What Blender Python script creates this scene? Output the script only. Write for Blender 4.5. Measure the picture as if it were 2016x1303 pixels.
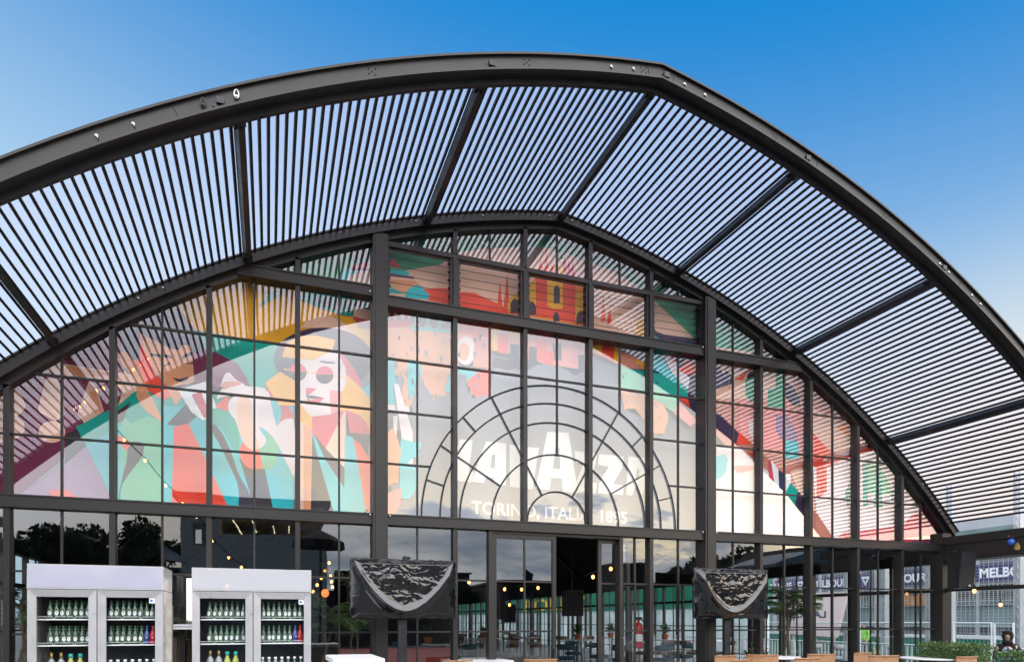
import bpy, math, random
from mathutils import Vector, Matrix
from mathutils.geometry import tessellate_polygon
R = math.radians
random.seed(7)
for _o in list(bpy.data.objects): bpy.data.objects.remove(_o)
SC = bpy.context.scene
COL = SC.collection

# ------------------------------------------------------------------ camera
CX, CD, CH, FPX, YAW, PY = -1.3187, 8.7371, 1.65, 1322.82, .3454, 1220.8
cam = bpy.data.cameras.new('camera'); camo = bpy.data.objects.new('camera', cam); COL.objects.link(camo)
cam.sensor_width = 36; cam.lens = FPX/2016*36; cam.shift_y = (PY-651.5)/2016
cam.clip_start = .05; cam.clip_end = 3000
camo.location = (CX, -CD, CH); camo.rotation_euler = (R(90), 0, -YAW)
SC.camera = camo

# ------------------------------------------------------------------ world
w = bpy.data.worlds.new('World'); SC.world = w; w.use_nodes = True
N = w.node_tree; N.nodes.clear()
def wn(t, **k):
    n = N.nodes.new(t)
    for a, b in k.items(): setattr(n, a, b)
    return n
def lk(a, b): N.links.new(a, b)
def mth(op, a, b=None, c=None, clamp=False):
    n = wn('ShaderNodeMath', operation=op, use_clamp=clamp)
    for i, v in enumerate((a, b, c)):
        if v is None: continue
        if isinstance(v, (int, float)): n.inputs[i].default_value = v
        else: lk(v, n.inputs[i])
    return n.outputs[0]
def mapr(v, a, b, c=0., d=1.):
    n = wn('ShaderNodeMapRange', interpolation_type='SMOOTHSTEP')
    lk(v, n.inputs[0])
    for i, x in enumerate((a, b, c, d)): n.inputs[i+1].default_value = x
    return n.outputs[0]
def mixc(f, a, b):
    n = wn('ShaderNodeMix', data_type='RGBA')
    if isinstance(f, (int, float)): n.inputs[0].default_value = f
    else: lk(f, n.inputs[0])
    for i, v in ((6, a), (7, b)):
        if isinstance(v, tuple): n.inputs[i].default_value = v+(1,)
        else: lk(v, n.inputs[i])
    return n.outputs[2]
SUN_EL, SUN_AZ = 5., 128.            # azimuth measured from +Y towards +X
sky = wn('ShaderNodeTexSky', sky_type='NISHITA', sun_disc=False)
sky.sun_elevation = R(SUN_EL); sky.sun_rotation = R(SUN_AZ)
sky.air_density = 1.0; sky.dust_density = .6; sky.ozone_density = 3.
tc = wn('ShaderNodeTexCoord'); sep = wn('ShaderNodeSeparateXYZ'); lk(tc.outputs['Generated'], sep.inputs[0])
X_, Y_, Z_ = sep.outputs
zp = mth('MAXIMUM', Z_, 0.)
SKYK = .16
base = wn('ShaderNodeVectorMath', operation='SCALE'); lk(sky.outputs[0], base.inputs[0]); base.inputs[3].default_value = SKYK
# deeper blue overhead and a pale evening band low down
zz = mth('ADD', zp, mth('MULTIPLY', X_, .13))
blue = mixc(mapr(zz, .28, .75), (.60, .83, 1.0), (.004, .27, .74))
col = mixc(.90, base.outputs[0], blue)
# warm glow where the sun has just gone, to the right
rx = mth('ADD', mth('MULTIPLY', X_, .79), mth('MULTIPLY', Y_, -.61))
glow = mth('MULTIPLY', mapr(rx, -.1, .35), mapr(zp, .48, .12))
col = mixc(mth('MULTIPLY', glow, .92), col, mixc(mapr(rx, .35, .85), (1.12, .97, .76), (5.4, 4.55, 3.25)))
# evening clouds behind the photographer
den = mth('ADD', zp, .22)
cv = wn('ShaderNodeCombineXYZ'); lk(mth('DIVIDE', X_, den), cv.inputs[0]); lk(mth('DIVIDE', Y_, den), cv.inputs[1]); lk(mth('MULTIPLY', zp, 2.), cv.inputs[2])
nz = wn('ShaderNodeTexNoise'); nz.inputs['Scale'].default_value = 1.5; nz.inputs['Detail'].default_value = 9; nz.inputs['Roughness'].default_value = .58
lk(cv.outputs[0], nz.inputs['Vector'])
nf = nz.outputs['Fac']
back = mapr(Y_, .15, -.35)
veil = mixc(mapr(nf, .35, .7), (4.2, 4.35, 4.7), (5.0, 5.0, 5.1))
veil = mixc(mapr(zp, .30, .52), mixc(mapr(nf, .35, .7), (3.2, 3.35, 3.65), (4.0, 4.05, 4.1)), veil)
vf = mth('MAXIMUM', mapr(zp, .14, .40, .0, .92), mth('MULTIPLY', mapr(rx, .62, .3), mapr(zp, .0, .14, .25, .85)))
col = mixc(mth('MULTIPLY', back, vf), col, veil)
topz = mth('MULTIPLY', mth('MAXIMUM', mth('SUBTRACT', .86, rx), 0.), .42)
tt = mth('SUBTRACT', mth('SUBTRACT', zp, .135), mth('SUBTRACT', topz, mth('MULTIPLY', mth('SUBTRACT', nf, .5), .60)))
lowm = mth('MULTIPLY', mapr(Y_, .0, -.3), mth('MULTIPLY', mapr(tt, .02, -.012), mth('MULTIPLY', mapr(rx, .978, .958), mapr(rx, .45, .6))))
dark = mixc(mapr(nf, .36, .62), (.90, 1.12, 1.46), (2.5, 2.55, 2.62))
col = mixc(lowm, col, dark)
bg = wn('ShaderNodeBackground'); lk(col, bg.inputs[0]); bg.inputs[1].default_value = 1.0
out = wn('ShaderNodeOutputWorld'); lk(bg.outputs[0], out.inputs[0])

# ------------------------------------------------------------------ sun
sl = bpy.data.lights.new('sun', 'SUN'); sl.energy = .35; sl.angle = R(20); sl.color = (1, .78, .58)
so = bpy.data.objects.new('sun', sl); COL.objects.link(so)
_a = R(SUN_AZ); _e = R(SUN_EL)
so.rotation_euler = Vector((-math.sin(_a)*math.cos(_e), -math.cos(_a)*math.cos(_e), -math.sin(_e))).to_track_quat('-Z', 'Y').to_euler()
so.location = (30, -5, 20)
SC.view_settings.view_transform = 'Standard'; SC.view_settings.look = 'None'
SC.view_settings.exposure = 0; SC.view_settings.gamma = 1
SC.render.engine = 'CYCLES'
try:
    SC.cycles.max_bounces = 10; SC.cycles.transparent_max_bounces = 24; SC.cycles.glossy_bounces = 5
except Exception: pass

# ------------------------------------------------------------------ geometry of the photograph: pixel -> point on a known plane
_s, _c = math.sin(YAW), math.cos(YAW)
def ray(x, y):
    a = (x-1008)/FPX; b = (PY-y)/FPX
    return (_s+a*_c, _c-a*_s, b)
def U(x, y, Y=0.):
    d = ray(x, y); t = (Y+CD)/d[1]; return (CX+d[0]*t, CH+d[2]*t)
def UP(x, y, Y=0.): X, Z = U(x, y, Y); return Vector((X, Y, Z))
def UX(x, y, X):
    d = ray(x, y); t = (X-CX)/d[0]; return Vector((X, d[1]*t-CD, CH+d[2]*t))
def UZ(x, y, Z):
    d = ray(x, y); t = (Z-CH)/d[2]; return Vector((CX+d[0]*t, d[1]*t-CD, Z))
def REF(x, y, Yr):                   # a point at real Y=Yr (behind the camera) that the facade glass mirrors to (x, y)
    X, Z = U(x, y, -Yr); return Vector((X, Yr, Z))

# ------------------------------------------------------------------ materials
def srgb(v): v /= 255.; return v/12.92 if v <= .04045 else ((v+.055)/1.055)**2.4
def hexc(r, g, b): return (srgb(r), srgb(g), srgb(b))
def mat(name, col, rough=.5, metal=0., noise=0., nscale=8., bump=0., bscale=60., spec=.5, emit=None, estr=0., alpha=1., trans=0., coat=0.):
    m = bpy.data.materials.new(name); m.use_nodes = True
    t = m.node_tree; p = t.nodes['Principled BSDF']
    p.inputs['Base Color'].default_value = (*col, 1); p.inputs['Roughness'].default_value = rough
    p.inputs['Metallic'].default_value = metal; p.inputs['Specular IOR Level'].default_value = spec
    p.inputs['Alpha'].default_value = alpha; p.inputs['Transmission Weight'].default_value = trans
    p.inputs['Coat Weight'].default_value = coat
    if emit: p.inputs['Emission Color'].default_value = (*emit, 1); p.inputs['Emission Strength'].default_value = estr
    if noise or bump:
        tcn = t.nodes.new('ShaderNodeTexCoord')
    if noise:
        n = t.nodes.new('ShaderNodeTexNoise'); n.inputs['Scale'].default_value = nscale; n.inputs['Detail'].default_value = 6
        t.links.new(tcn.outputs['Object'], n.inputs['Vector'])
        r = t.nodes.new('ShaderNodeMapRange'); r.inputs[1].default_value = .25; r.inputs[2].default_value = .75
        r.inputs[3].default_value = 1-noise; r.inputs[4].default_value = 1+noise
        t.links.new(n.outputs['Fac'], r.inputs[0])
        v = t.nodes.new('ShaderNodeVectorMath'); v.operation = 'SCALE'; v.inputs[0].default_value = col
        t.links.new(r.outputs[0], v.inputs[3]); t.links.new(v.outputs[0], p.inputs['Base Color'])
        r2 = t.nodes.new('ShaderNodeMapRange'); r2.inputs[1].default_value = .25; r2.inputs[2].default_value = .75
        r2.inputs[3].default_value = max(0, rough-.12); r2.inputs[4].default_value = min(1, rough+.12)
        t.links.new(n.outputs['Fac'], r2.inputs[0]); t.links.new(r2.outputs[0], p.inputs['Roughness'])
    if bump:
        n = t.nodes.new('ShaderNodeTexNoise'); n.inputs['Scale'].default_value = bscale; n.inputs['Detail'].default_value = 4
        t.links.new(tcn.outputs['Object'], n.inputs['Vector'])
        b = t.nodes.new('ShaderNodeBump'); b.inputs['Strength'].default_value = bump; b.inputs['Distance'].default_value = .02
        t.links.new(n.outputs['Fac'], b.inputs['Height']); t.links.new(b.outputs[0], p.inputs['Normal'])
    return m
def glassmat(name, tint=(.93, .97, .96), base=.30, ior=1.5, rough=0., wob=0.):
    """coated facade glass: clear, with a mirror film"""
    m = bpy.data.materials.new(name); m.use_nodes = True; t = m.node_tree; t.nodes.clear()
    o = t.nodes.new('ShaderNodeOutputMaterial'); tr = t.nodes.new('ShaderNodeBsdfTransparent'); tr.inputs[0].default_value = (*tint, 1)
    gl = t.nodes.new('ShaderNodeBsdfGlossy'); gl.inputs['Roughness'].default_value = rough; gl.inputs['Color'].default_value = (1, 1, 1, 1)
    # Schlick reflectance, the same from both faces
    ge = t.nodes.new('ShaderNodeNewGeometry'); dt = t.nodes.new('ShaderNodeVectorMath'); dt.operation = 'DOT_PRODUCT'
    t.links.new(ge.outputs['Incoming'], dt.inputs[0]); t.links.new(ge.outputs['Normal'], dt.inputs[1])
    def mt(op, a, b=None):
        n = t.nodes.new('ShaderNodeMath'); n.operation = op
        for i, v in enumerate((a, b)):
            if v is None: continue
            if isinstance(v, (int, float)): n.inputs[i].default_value = v
            else: t.links.new(v, n.inputs[i])
        return n
    f0 = ((ior-1)/(ior+1))**2
    ab = mt('ABSOLUTE', dt.outputs['Value']); om = mt('SUBTRACT', 1., ab.outputs[0]); p5 = mt('POWER', om.outputs[0], 5.)
    sc_ = mt('MULTIPLY', p5.outputs[0], 1-f0-base); ad = mt('ADD', sc_.outputs[0], f0+base); ad.use_clamp = True
    mx = t.nodes.new('ShaderNodeMixShader'); t.links.new(ad.outputs[0], mx.inputs[0]); t.links.new(tr.outputs[0], mx.inputs[1]); t.links.new(gl.outputs[0], mx.inputs[2])
    t.links.new(mx.outputs[0], o.inputs[0])
    if wob:
        tcn = t.nodes.new('ShaderNodeTexCoord'); n = t.nodes.new('ShaderNodeTexNoise'); n.inputs['Scale'].default_value = 1.3; n.inputs['Detail'].default_value = 1
        t.links.new(tcn.outputs['Object'], n.inputs['Vector'])
        b = t.nodes.new('ShaderNodeBump'); b.inputs['Strength'].default_value = 1; b.inputs['Distance'].default_value = wob
        t.links.new(n.outputs['Fac'], b.inputs['Height']); t.links.new(b.outputs[0], gl.inputs['Normal'])
    return m
M = {}
M['steel'] = mat('dark_powder_coat', (.0185, .0165, .016), .42, 0, .35, 1.7, .05, 300, .4)
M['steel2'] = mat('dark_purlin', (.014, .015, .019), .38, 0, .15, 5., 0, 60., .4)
M['slat'] = mat('slat_timber_composite', (.012, .010, .013), .7, 0, .3, 6.)
M['bolt'] = mat('zinc_bolt', (.45, .45, .44), .35, .9)
M['glass'] = glassmat('facade_glass', (.98, .99, .985), .098, 1.42, 0., .0012)
M['clear'] = glassmat('clear_glass', (.97, .985, .98), .03, 1.12)
M['black'] = mat('matt_black', (.008, .008, .009), .6)
M['blackp'] = mat('black_plastic', (.014, .014, .016), .35, 0, .1)
M['lining'] = mat('black_tent_lining', (.010, .010, .011), .9)
M['white'] = mat('white_enamel', (.72, .73, .74), .3, 0, .04, 4.)
M['wtop'] = mat('white_table_top', (.74, .74, .76), .35, 0, .05, 30.)
M['chrome'] = mat('chrome', (.6, .6, .6), .2, 1.)

# ------------------------------------------------------------------ mesh builder
class MB:
    def __init__(s): s.v = []; s.f = []; s.m = []
    def add(s, vs, fs, m=0):
        k = len(s.v); s.v += [tuple(p) for p in vs]
        for f in fs: s.f.append(tuple(i+k for i in f)); s.m.append(m)
        return s
    def box(s, x0, x1, y0, y1, z0, z1, m=0):
        return s.add([(x0,y0,z0),(x1,y0,z0),(x1,y1,z0),(x0,y1,z0),(x0,y0,z1),(x1,y0,z1),(x1,y1,z1),(x0,y1,z1)],
                     [(0,3,2,1),(4,5,6,7),(0,1,5,4),(1,2,6,5),(2,3,7,6),(3,0,4,7)], m)
    def bar(s, p, q, w, h, up=(0, 0, 1), m=0):
        p = Vector(p); q = Vector(q); d = (q-p).normalized(); sd = d.cross(Vector(up))
        if sd.length < 1e-4: sd = d.cross(Vector((0, 1, 0)))
        sd.normalize(); u = sd.cross(d).normalized(); a = sd*w/2; b = u*h/2
        return s.add([p-a-b, p+a-b, p+a+b, p-a+b, q-a-b, q+a-b, q+a+b, q-a+b],
                     [(0,3,2,1),(4,5,6,7),(0,1,5,4),(1,2,6,5),(2,3,7,6),(3,0,4,7)], m)
    def rings(s, rs, m=0, close=False, caps=True):
        n = len(rs[0]); vs = [p for r in rs for p in r]; fs = []
        for i in range(len(rs)-(0 if close else 1)):
            a = i*n; b = ((i+1) % len(rs))*n
            for j in range(n): fs.append((a+j, a+(j+1) % n, b+(j+1) % n, b+j))
        if caps and not close: fs.append(tuple(range(n))[::-1]); fs.append(tuple(range((len(rs)-1)*n, len(rs)*n)))
        return s.add(vs, fs, m)
    def tube(s, path, r, n=8, m=0, close=False):
        path = [Vector(p) for p in path]; rs = []; L = len(path)
        pu = None
        for i, p in enumerate(path):
            a = path[i-1] if (i > 0 or close) else p; b = path[(i+1) % L] if (i < L-1 or close) else p
            d = (b-a).normalized()
            if pu is None: pu = d.orthogonal().normalized()
            u = (pu-d*pu.dot(d))
            u = u.normalized() if u.length > 1e-5 else d.orthogonal().normalized()
            pu = u; v = d.cross(u); rr = r[i] if isinstance(r, (list, tuple)) else r
            rs.append([p+(u*math.cos(t*2*math.pi/n)+v*math.sin(t*2*math.pi/n))*rr for t in range(n)])
        return s.rings(rs, m, close)
    def lathe(s, c, prof, n=16, m=0):
        c = Vector(c)
        return s.rings([[c+Vector((r*math.cos(t*2*math.pi/n), r*math.sin(t*2*math.pi/n), z)) for t in range(n)] for r, z in prof], m)
    def prism(s, pts, off, m=0):
        """closed outline (3-D points in one plane) swept by off"""
        pts = [Vector(p) for p in pts]; off = Vector(off); n = len(pts)
        tri = tessellate_polygon([pts]); vs = pts+[p+off for p in pts]; fs = []
        for a, b, c in tri: fs.append((a, b, c)); fs.append((c+n, b+n, a+n))
        for i in range(n): fs.append((i, (i+1) % n, (i+1) % n+n, i+n))
        return s.add(vs, fs, m)
    def flat(s, pts, m=0):
        pts = [Vector(p) for p in pts]; tri = tessellate_polygon([pts])
        return s.add(pts, [tuple(t) for t in tri], m)
    def ell(s, c, r, n=12, k=8, m=0, e=1.):
        c = Vector(c); rs = []
        def sg(v, e): return math.copysign(abs(v)**e, v)
        for i in range(k+1):
            a = -math.pi/2+math.pi*i/k
            a = max(-math.pi/2+.02, min(math.pi/2-.02, a)); ca = sg(math.cos(a), e); sa = sg(math.sin(a), e)
            rs.append([c+Vector((r[0]*ca*sg(math.cos(t*2*math.pi/n), e), r[1]*ca*sg(math.sin(t*2*math.pi/n), e), r[2]*sa)) for t in range(n)])
        return s.rings(rs, m)
    def build(s, name, mats, parent=None, smooth=False, loc=None):
        if not isinstance(mats, (list, tuple)): mats = [mats]
        if parent is not None:
            r = parent
            while r.parent: r = r.parent
            o = Vector(r.get('_o', (0, 0, 0)))
        else:
            if loc is None:
                xs, ys, zs = zip(*s.v); loc = ((min(xs)+max(xs))/2, (min(ys)+max(ys))/2, min(zs))
            o = Vector(loc)
        me = bpy.data.meshes.new(name)
        me.from_pydata([(a-o.x, b-o.y, c-o.z) for a, b, c in s.v], [], s.f)
        for mm in mats: me.materials.append(mm)
        if len(mats) > 1: me.polygons.foreach_set('material_index', s.m)
        if smooth: me.polygons.foreach_set('use_smooth', [True]*len(me.polygons))
        me.update()
        ob = bpy.data.objects.new(name, me); COL.objects.link(ob)
        if parent is not None: ob.parent = parent
        else: ob.location = o; ob['_o'] = tuple(o)
        return ob
def thing(name, label, cat, loc=(0, 0, 0), rz=0., group=None):
    """an Empty; parts are built in world coordinates around loc with rz = 0 and turned with it"""
    o = bpy.data.objects.new(name, None); COL.objects.link(o); o.empty_display_size = .2
    o.location = loc; o.rotation_euler = (0, 0, rz); o['_o'] = tuple(loc)
    o['label'] = label; o['category'] = cat
    if group: o['group'] = group
    return o
def tag(o, label=None, cat=None, group=None, kind=None):
    for k, v in (('label', label), ('category', cat), ('group', group), ('kind', kind)):
        if v: o[k] = v
    return o
def dup(root, loc=None, rz=None, label=None, group=None):
    kids = {}
    for o in COL.objects:
        if o.parent: kids.setdefault(o.parent.name, []).append(o)
    def cp(o, par):
        c = o.copy(); COL.objects.link(c)
        if par is not None: c.parent = par
        for ch in kids.get(o.name, []): cp(ch, c)
        return c
    r = cp(root, None)
    if loc is not None: r.location = loc
    if rz is not None: r.rotation_euler = (0, 0, rz)
    if label: r['label'] = label
    if group: r['group'] = group
    return r
def text_mb(txt, size, bold=0., sx=1., font=None):
    """outline of a text as 2-D points/faces, lower-left at the origin; returns MB in the XZ plane"""
    cu = bpy.data.curves.new('txt', 'FONT'); cu.body = txt; cu.size = size; cu.offset = bold; cu.resolution_u = 3
    ob = bpy.data.objects.new('txt', cu); COL.objects.link(ob)
    dg = bpy.context.evaluated_depsgraph_get(); me = bpy.data.meshes.new_from_object(ob.evaluated_get(dg))
    vs = [(v.co.x*sx, 0., v.co.y) for v in me.vertices]; fs = [tuple(p.vertices) for p in me.polygons]
    bpy.data.objects.remove(ob); bpy.data.curves.remove(cu); bpy.data.meshes.remove(me)
    return vs, fs
# ================================================================== THE GABLE PROFILE
MIDX, HALF = 2.5, 7.5
def _circle(p1, p2, p3):
    (ax, ay), (bx, by), (cx, cy) = p1, p2, p3
    d = 2*(ax*(by-cy)+bx*(cy-ay)+cx*(ay-by))
    ux = ((ax*ax+ay*ay)*(by-cy)+(bx*bx+by*by)*(cy-ay)+(cx*cx+cy*cy)*(ay-by))/d
    uy = ((ax*ax+ay*ay)*(cx-bx)+(bx*bx+by*by)*(ax-cx)+(cx*cx+cy*cy)*(bx-ax))/d
    return ux, uy, math.hypot(ax-ux, ay-uy)
AC = _circle((0, 7.15), (4., 5.85), (7.5, 3.23))       # in (t, z), t = |X - MIDX|
def arcpt(t, off=0.):
    """point of the arch line at half-distance t pushed outwards by off; t on the base circle"""
    z = AC[1]+math.sqrt(max(0, AC[2]**2-(t-AC[0])**2))
    n = Vector((t-AC[0], z-AC[1])).normalized()
    return t+n.x*off, z+n.y*off
def bz(X, off=0.):
    t = abs(X-MIDX); r = AC[2]+off
    return AC[1]+math.sqrt(max(0, r*r-(t-AC[0])**2))
TMAX = 7.62
def arch_line(off, y, n=26, side=0):
    """points from the left foot to the right foot"""
    pts = []
    r = AC[2]+off
    ts = [TMAX*(i/n) for i in range(n+1)]
    half = []
    for t in ts:
        a = math.atan2(arcpt(t)[1]-AC[1], t-AC[0]); x = AC[0]+r*math.cos(a); z = AC[1]+r*math.sin(a)
        half.append((x, z))
    half[0] = (0., AC[1]+math.sqrt(r*r-AC[0]**2))
    half = [half[0]]+[h for h in half[1:] if h[0] > .05]
    L = [Vector((MIDX-x, y, z)) for x, z in reversed(half)]; Rr = [Vector((MIDX+x, y, z)) for x, z in half[1:]]
    return L+Rr
def arch_band(mb, o0, o1, y0, y1, m=0, n=26):
    a = arch_line(o0, y0, n); b = arch_line(o1, y0, n); c = arch_line(o1, y1, n); d = arch_line(o0, y1, n)
    return mb.rings([[a[i], b[i], c[i], d[i]] for i in range(len(a))], m)

# ================================================================== GROUND
g = MB().box(-400, 400, -400, 600, -.3, 0.)
g_m = mat('timber_deck_and_asphalt', (.085, .082, .078), .85, 0, .35, .8, .3, 20)
tag(g.build('ground', g_m, loc=(0, 0, 0)), kind='structure')
fl = MB().box(-4.98, 9.98, -3.2, 34, .004, .03)
fm = mat('grey_deck_boards', (.17, .155, .14), .6, 0, .25, 2.5)
tag(fl.build('pavilion_floor', fm, loc=(2.5, 0, 0)), kind='structure')

# ================================================================== PAVILION
pav = thing('glass_pavilion', 'dark steel framed glass pavilion with arched gable front', 'pavilion', (2.5, 0, 0))
EB0, EB1 = 2.875, 3.015          # eave beam
TB0, TB1 = 5.70, 5.84            # transom beam
LT0, LT1 = 6.47, 6.53            # head of the louvre row
for X in (0., 5.):
    o = MB().box(X-.095, X+.095, -.13, .12, .0, bz(X)+.07).box(X-.06, X+.06, -.142, -.131, .0, bz(X)+.04).build('main_post', M['steel'], pav)
for X in (-5., 10.):
    MB().box(X-.11, X+.11, -.12, .12, 0, 3.2).build('corner_post', M['steel'], pav)
def ibeam(x0, x1, z0, z1, y0=-.09, y1=.08):
    m = MB().box(x0, x1, y0, y1, z0, z1)
    m.box(x0, x1, y0-.012, y0-.0005, z0, z0+.018).box(x0, x1, y0-.012, y0-.0005, z1-.018, z1)
    return m
for a, b in ((-4.89, -.097), (.097, 4.903), (5.097, 9.89)): ibeam(a, b, EB0, EB1).build('eave_beam', M['steel'], pav)
def xat(z, off=0.):
    """half-width of the arch line at height z"""
    r = AC[2]+off; return AC[0]+math.sqrt(r*r-(z-AC[1])**2)
for a, b, dz in ((MIDX-xat(5.9, .13), -.097, .075), (.097, 4.903, -.02), (5.097, MIDX+xat(5.85, .13), -.03)): ibeam(a, b, TB0+dz, TB1+dz).build('transom_beam', M['steel'], pav)
MB().box(.097, 4.903, -.06, .06, LT0, LT1).build('louvre_head', M['steel'], pav)
mb = MB(); arch_band(mb, .075, .205, -.13, .10); arch_band(mb, .07, .088, -.15, -.128); arch_band(mb, .19, .207, -.15, -.128)
mb.build('gable_arch', M['steel'], pav)
mb = MB(); arch_band(mb, -.005, .073, -.07, .07); mb.build('arch_frame', M['steel'], pav)
# mullions
for X in range(-4, 10):
    if X in (0, 5): continue
    if X > 5 or X < 0:
        segs = [(0., EB0, .0)]
    else: segs = [(0., EB0, 0.)] if X not in (2, 3) else []
    top = bz(X)
    if top > TB1+.1 and -1.6 < X < 6.6:
        segs += [(EB1, TB0-.02 if X > 0 else TB0+.07, 0)]
        if 0 < X < 5: segs += [(TB1-.02, LT0, 0), (LT1, top+.02, 0)]
        else: segs += [(TB1-.03 if X > 5 else TB1+.075, top+.02, 0)]
    else: segs += [(EB1, top+.02, 0)]
    for z0, z1, _ in segs:
        MB().box(X-.029, X+.029, -.07, .09, z0, z1).build('mullion', M['steel'], pav)
for X in (1.5, 3.5):
    MB().box(X-.028, X+.028, -.06, .09, 0, EB0).build('mullion', M['steel'], pav)

# windows: thin glazing bars with the pane behind them
RC = (2.5, 3.0); RR = (1.945, 1.695, 1.425, .975, .455)
def window(a, b, z0, z1, vb, hb, arch=True, glass='glass', yp=.0, ring=False, tilt=None, name='window', bars_y=(-.022, .012), vzs=None):
    def top(x): return min(z1, bz(x)+.03) if arch else z1
    xs = [a+(b-a)*i/6 for i in range(7)]
    if max(top(x) for x in xs) <= z0+.02: return
    m = MB(); T = .0115
    for x in vb:
        zt = top(x); zb = z0
        if ring:
            d2 = RR[0]**2-(x-RC[0])**2
            if abs(x-2.5) < .1: zb = RC[1]+RR[3]
            elif d2 > 0: zb = max(z0, RC[1]+math.sqrt(d2))
        if zt > zb+.03: m.box(x-T, x+T, bars_y[0]+.002, bars_y[1]-.002, zb, zt)
    for z in hb:
        xa, xb = a, b
        if arch:
            hw = xat(z); xa = max(a, MIDX-hw); xb = min(b, MIDX+hw)
        if ring and z < RC[1]+RR[0]:
            hw = math.sqrt(RR[0]**2-(z-RC[1])**2)
            if z > 4.2: hw = 1.5 
            if a < 2.5: xb = min(xb, RC[0]-hw)
            else: xa = max(xa, RC[0]+hw)
            if a in (2,) or (a < 2.5 < b): continue
        if xb > xa+.02: m.box(xa, xb, bars_y[0], bars_y[1], z-T, z+T)
    if not m.v or not vb: m.box(a, a+.012, bars_y[0], bars_y[1], z0, top(a+.006))
    wn_ = m.build(name, M['steel'], pav)
    pts = [Vector((x, 0, z0)) for x in (a, b)]+[Vector((x, 0, max(z0+.001, top(x)))) for x in reversed(xs)]
    cx_ = (a+b)/2; cz_ = (z0+min(z1, top(cx_)))/2
    tx = random.uniform(-1, 1)*R(.10); tz = random.uniform(-1, 1)*R(.12)
    pts = [Vector((p.x, yp+(p.z-cz_)*tx+(p.x-cx_)*tz, p.z)) for p in pts]
    g_ = MB(); g_.f.append(tuple(range(len(pts)))); g_.m.append(0); g_.v += [tuple(p) for p in pts]
    g_.build('pane', M[glass], wn_)
    return wn_
for i in range(-5, 10):
    a, b = i+.032, i+1-.032
    if i == 0: a = .095
    if i == 4: b = 4.905
    if i == -1: b = -.095
    if i == 5: a = 5.095
    mid = .5*(i+i+1)
    ring = 0 <= i <= 4
    zt = (TB0+.07 if i < 0 else TB0-.02 if i < 5 else TB0-.03)
    window(a, b, EB1, zt, [mid], [3.68, 4.36, 5.04], ring=ring)
    if -2 <= i <= 6 and not 0 <= i <= 4:
        window(a, b, TB1+(.07 if i < 0 else -.03), 9, [mid], [])
    if 0 <= i <= 4:
        window(a, b, LT1, 9, [mid], [])
    # shopfront tier
    if i in (1, 2, 3): continue
    window(a, b, .02, EB0, [mid], [2.19, 1.50, .8], arch=False)
window(1.032, 1.472, .02, EB0, [], [2.19, 1.50, .8], arch=False)
window(3.528, 3.968, .02, EB0, [3.75], [2.19, 1.50, .8], arch=False)
# sliding doors
def door(x0, x1, y, vb):
    m = MB(); w_ = .055; z1 = 2.83
    m.box(x0, x0+w_, y-.025, y+.025, .03, z1).box(x1-w_, x1, y-.025, y+.025, .03, z1)
    m.box(x0+w_, x1-w_, y-.025, y+.025, z1-w_, z1).box(x0+w_, x1-w_, y-.025, y+.025, .03, .18)
    for x in vb: m.box(x-.0125, x+.0125, y-.014, y+.014, .18, z1-w_)
    for z in (2.19, 1.5, .8): m.box(x0+w_, x1-w_, y-.016, y+.016, z-.0125, z+.0125)
    d = m.build('sliding_door', M['steel'], pav)
    MB().add([(x0+w_, y, .18), (x1-w_, y, .18), (x1-w_, y, z1-w_), (x0+w_, y, z1-w_)], [(0, 1, 2, 3)]).build('pane', M['glass'], d)
    MB().box(x1-.045, x1-.02, y-.06, y-.027, .95, 1.25).build('handle', M['steel'], d)
door(1.53, 2.47, -.02, [2.0]); door(3.17, 3.70, .06, [])
MB().box(1.53, 3.5, -.05, .09, 2.835, EB0-.002).build('door_track', M['steel'], pav)
# fanlight tracery
m = MB()
for r in RR:
    m.tube([(RC[0]+r*math.cos(math.pi*k/48), -.02, RC[1]+.01+r*math.sin(math.pi*k/48)) for k in range(49)], .0108, 6)
def spoke(a, r0, r1): m.bar((RC[0]+r0*math.cos(R(a)), -.018, RC[1]+r0*math.sin(R(a))), (RC[0]+r1*math.cos(R(a)), -.018, RC[1]+r1*math.sin(R(a))), .018, .018, (0, 1, 0))
for a in (30, 60, 90, 120, 150): spoke(a, RR[3], RR[0]+.005)
for a in (15, 45, 135, 165): spoke(a, RR[1], RR[0])
for a in (60, 120): spoke(a, RR[4], RR[3])
m.build('fanlight_tracery', M['steel'], pav)
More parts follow.
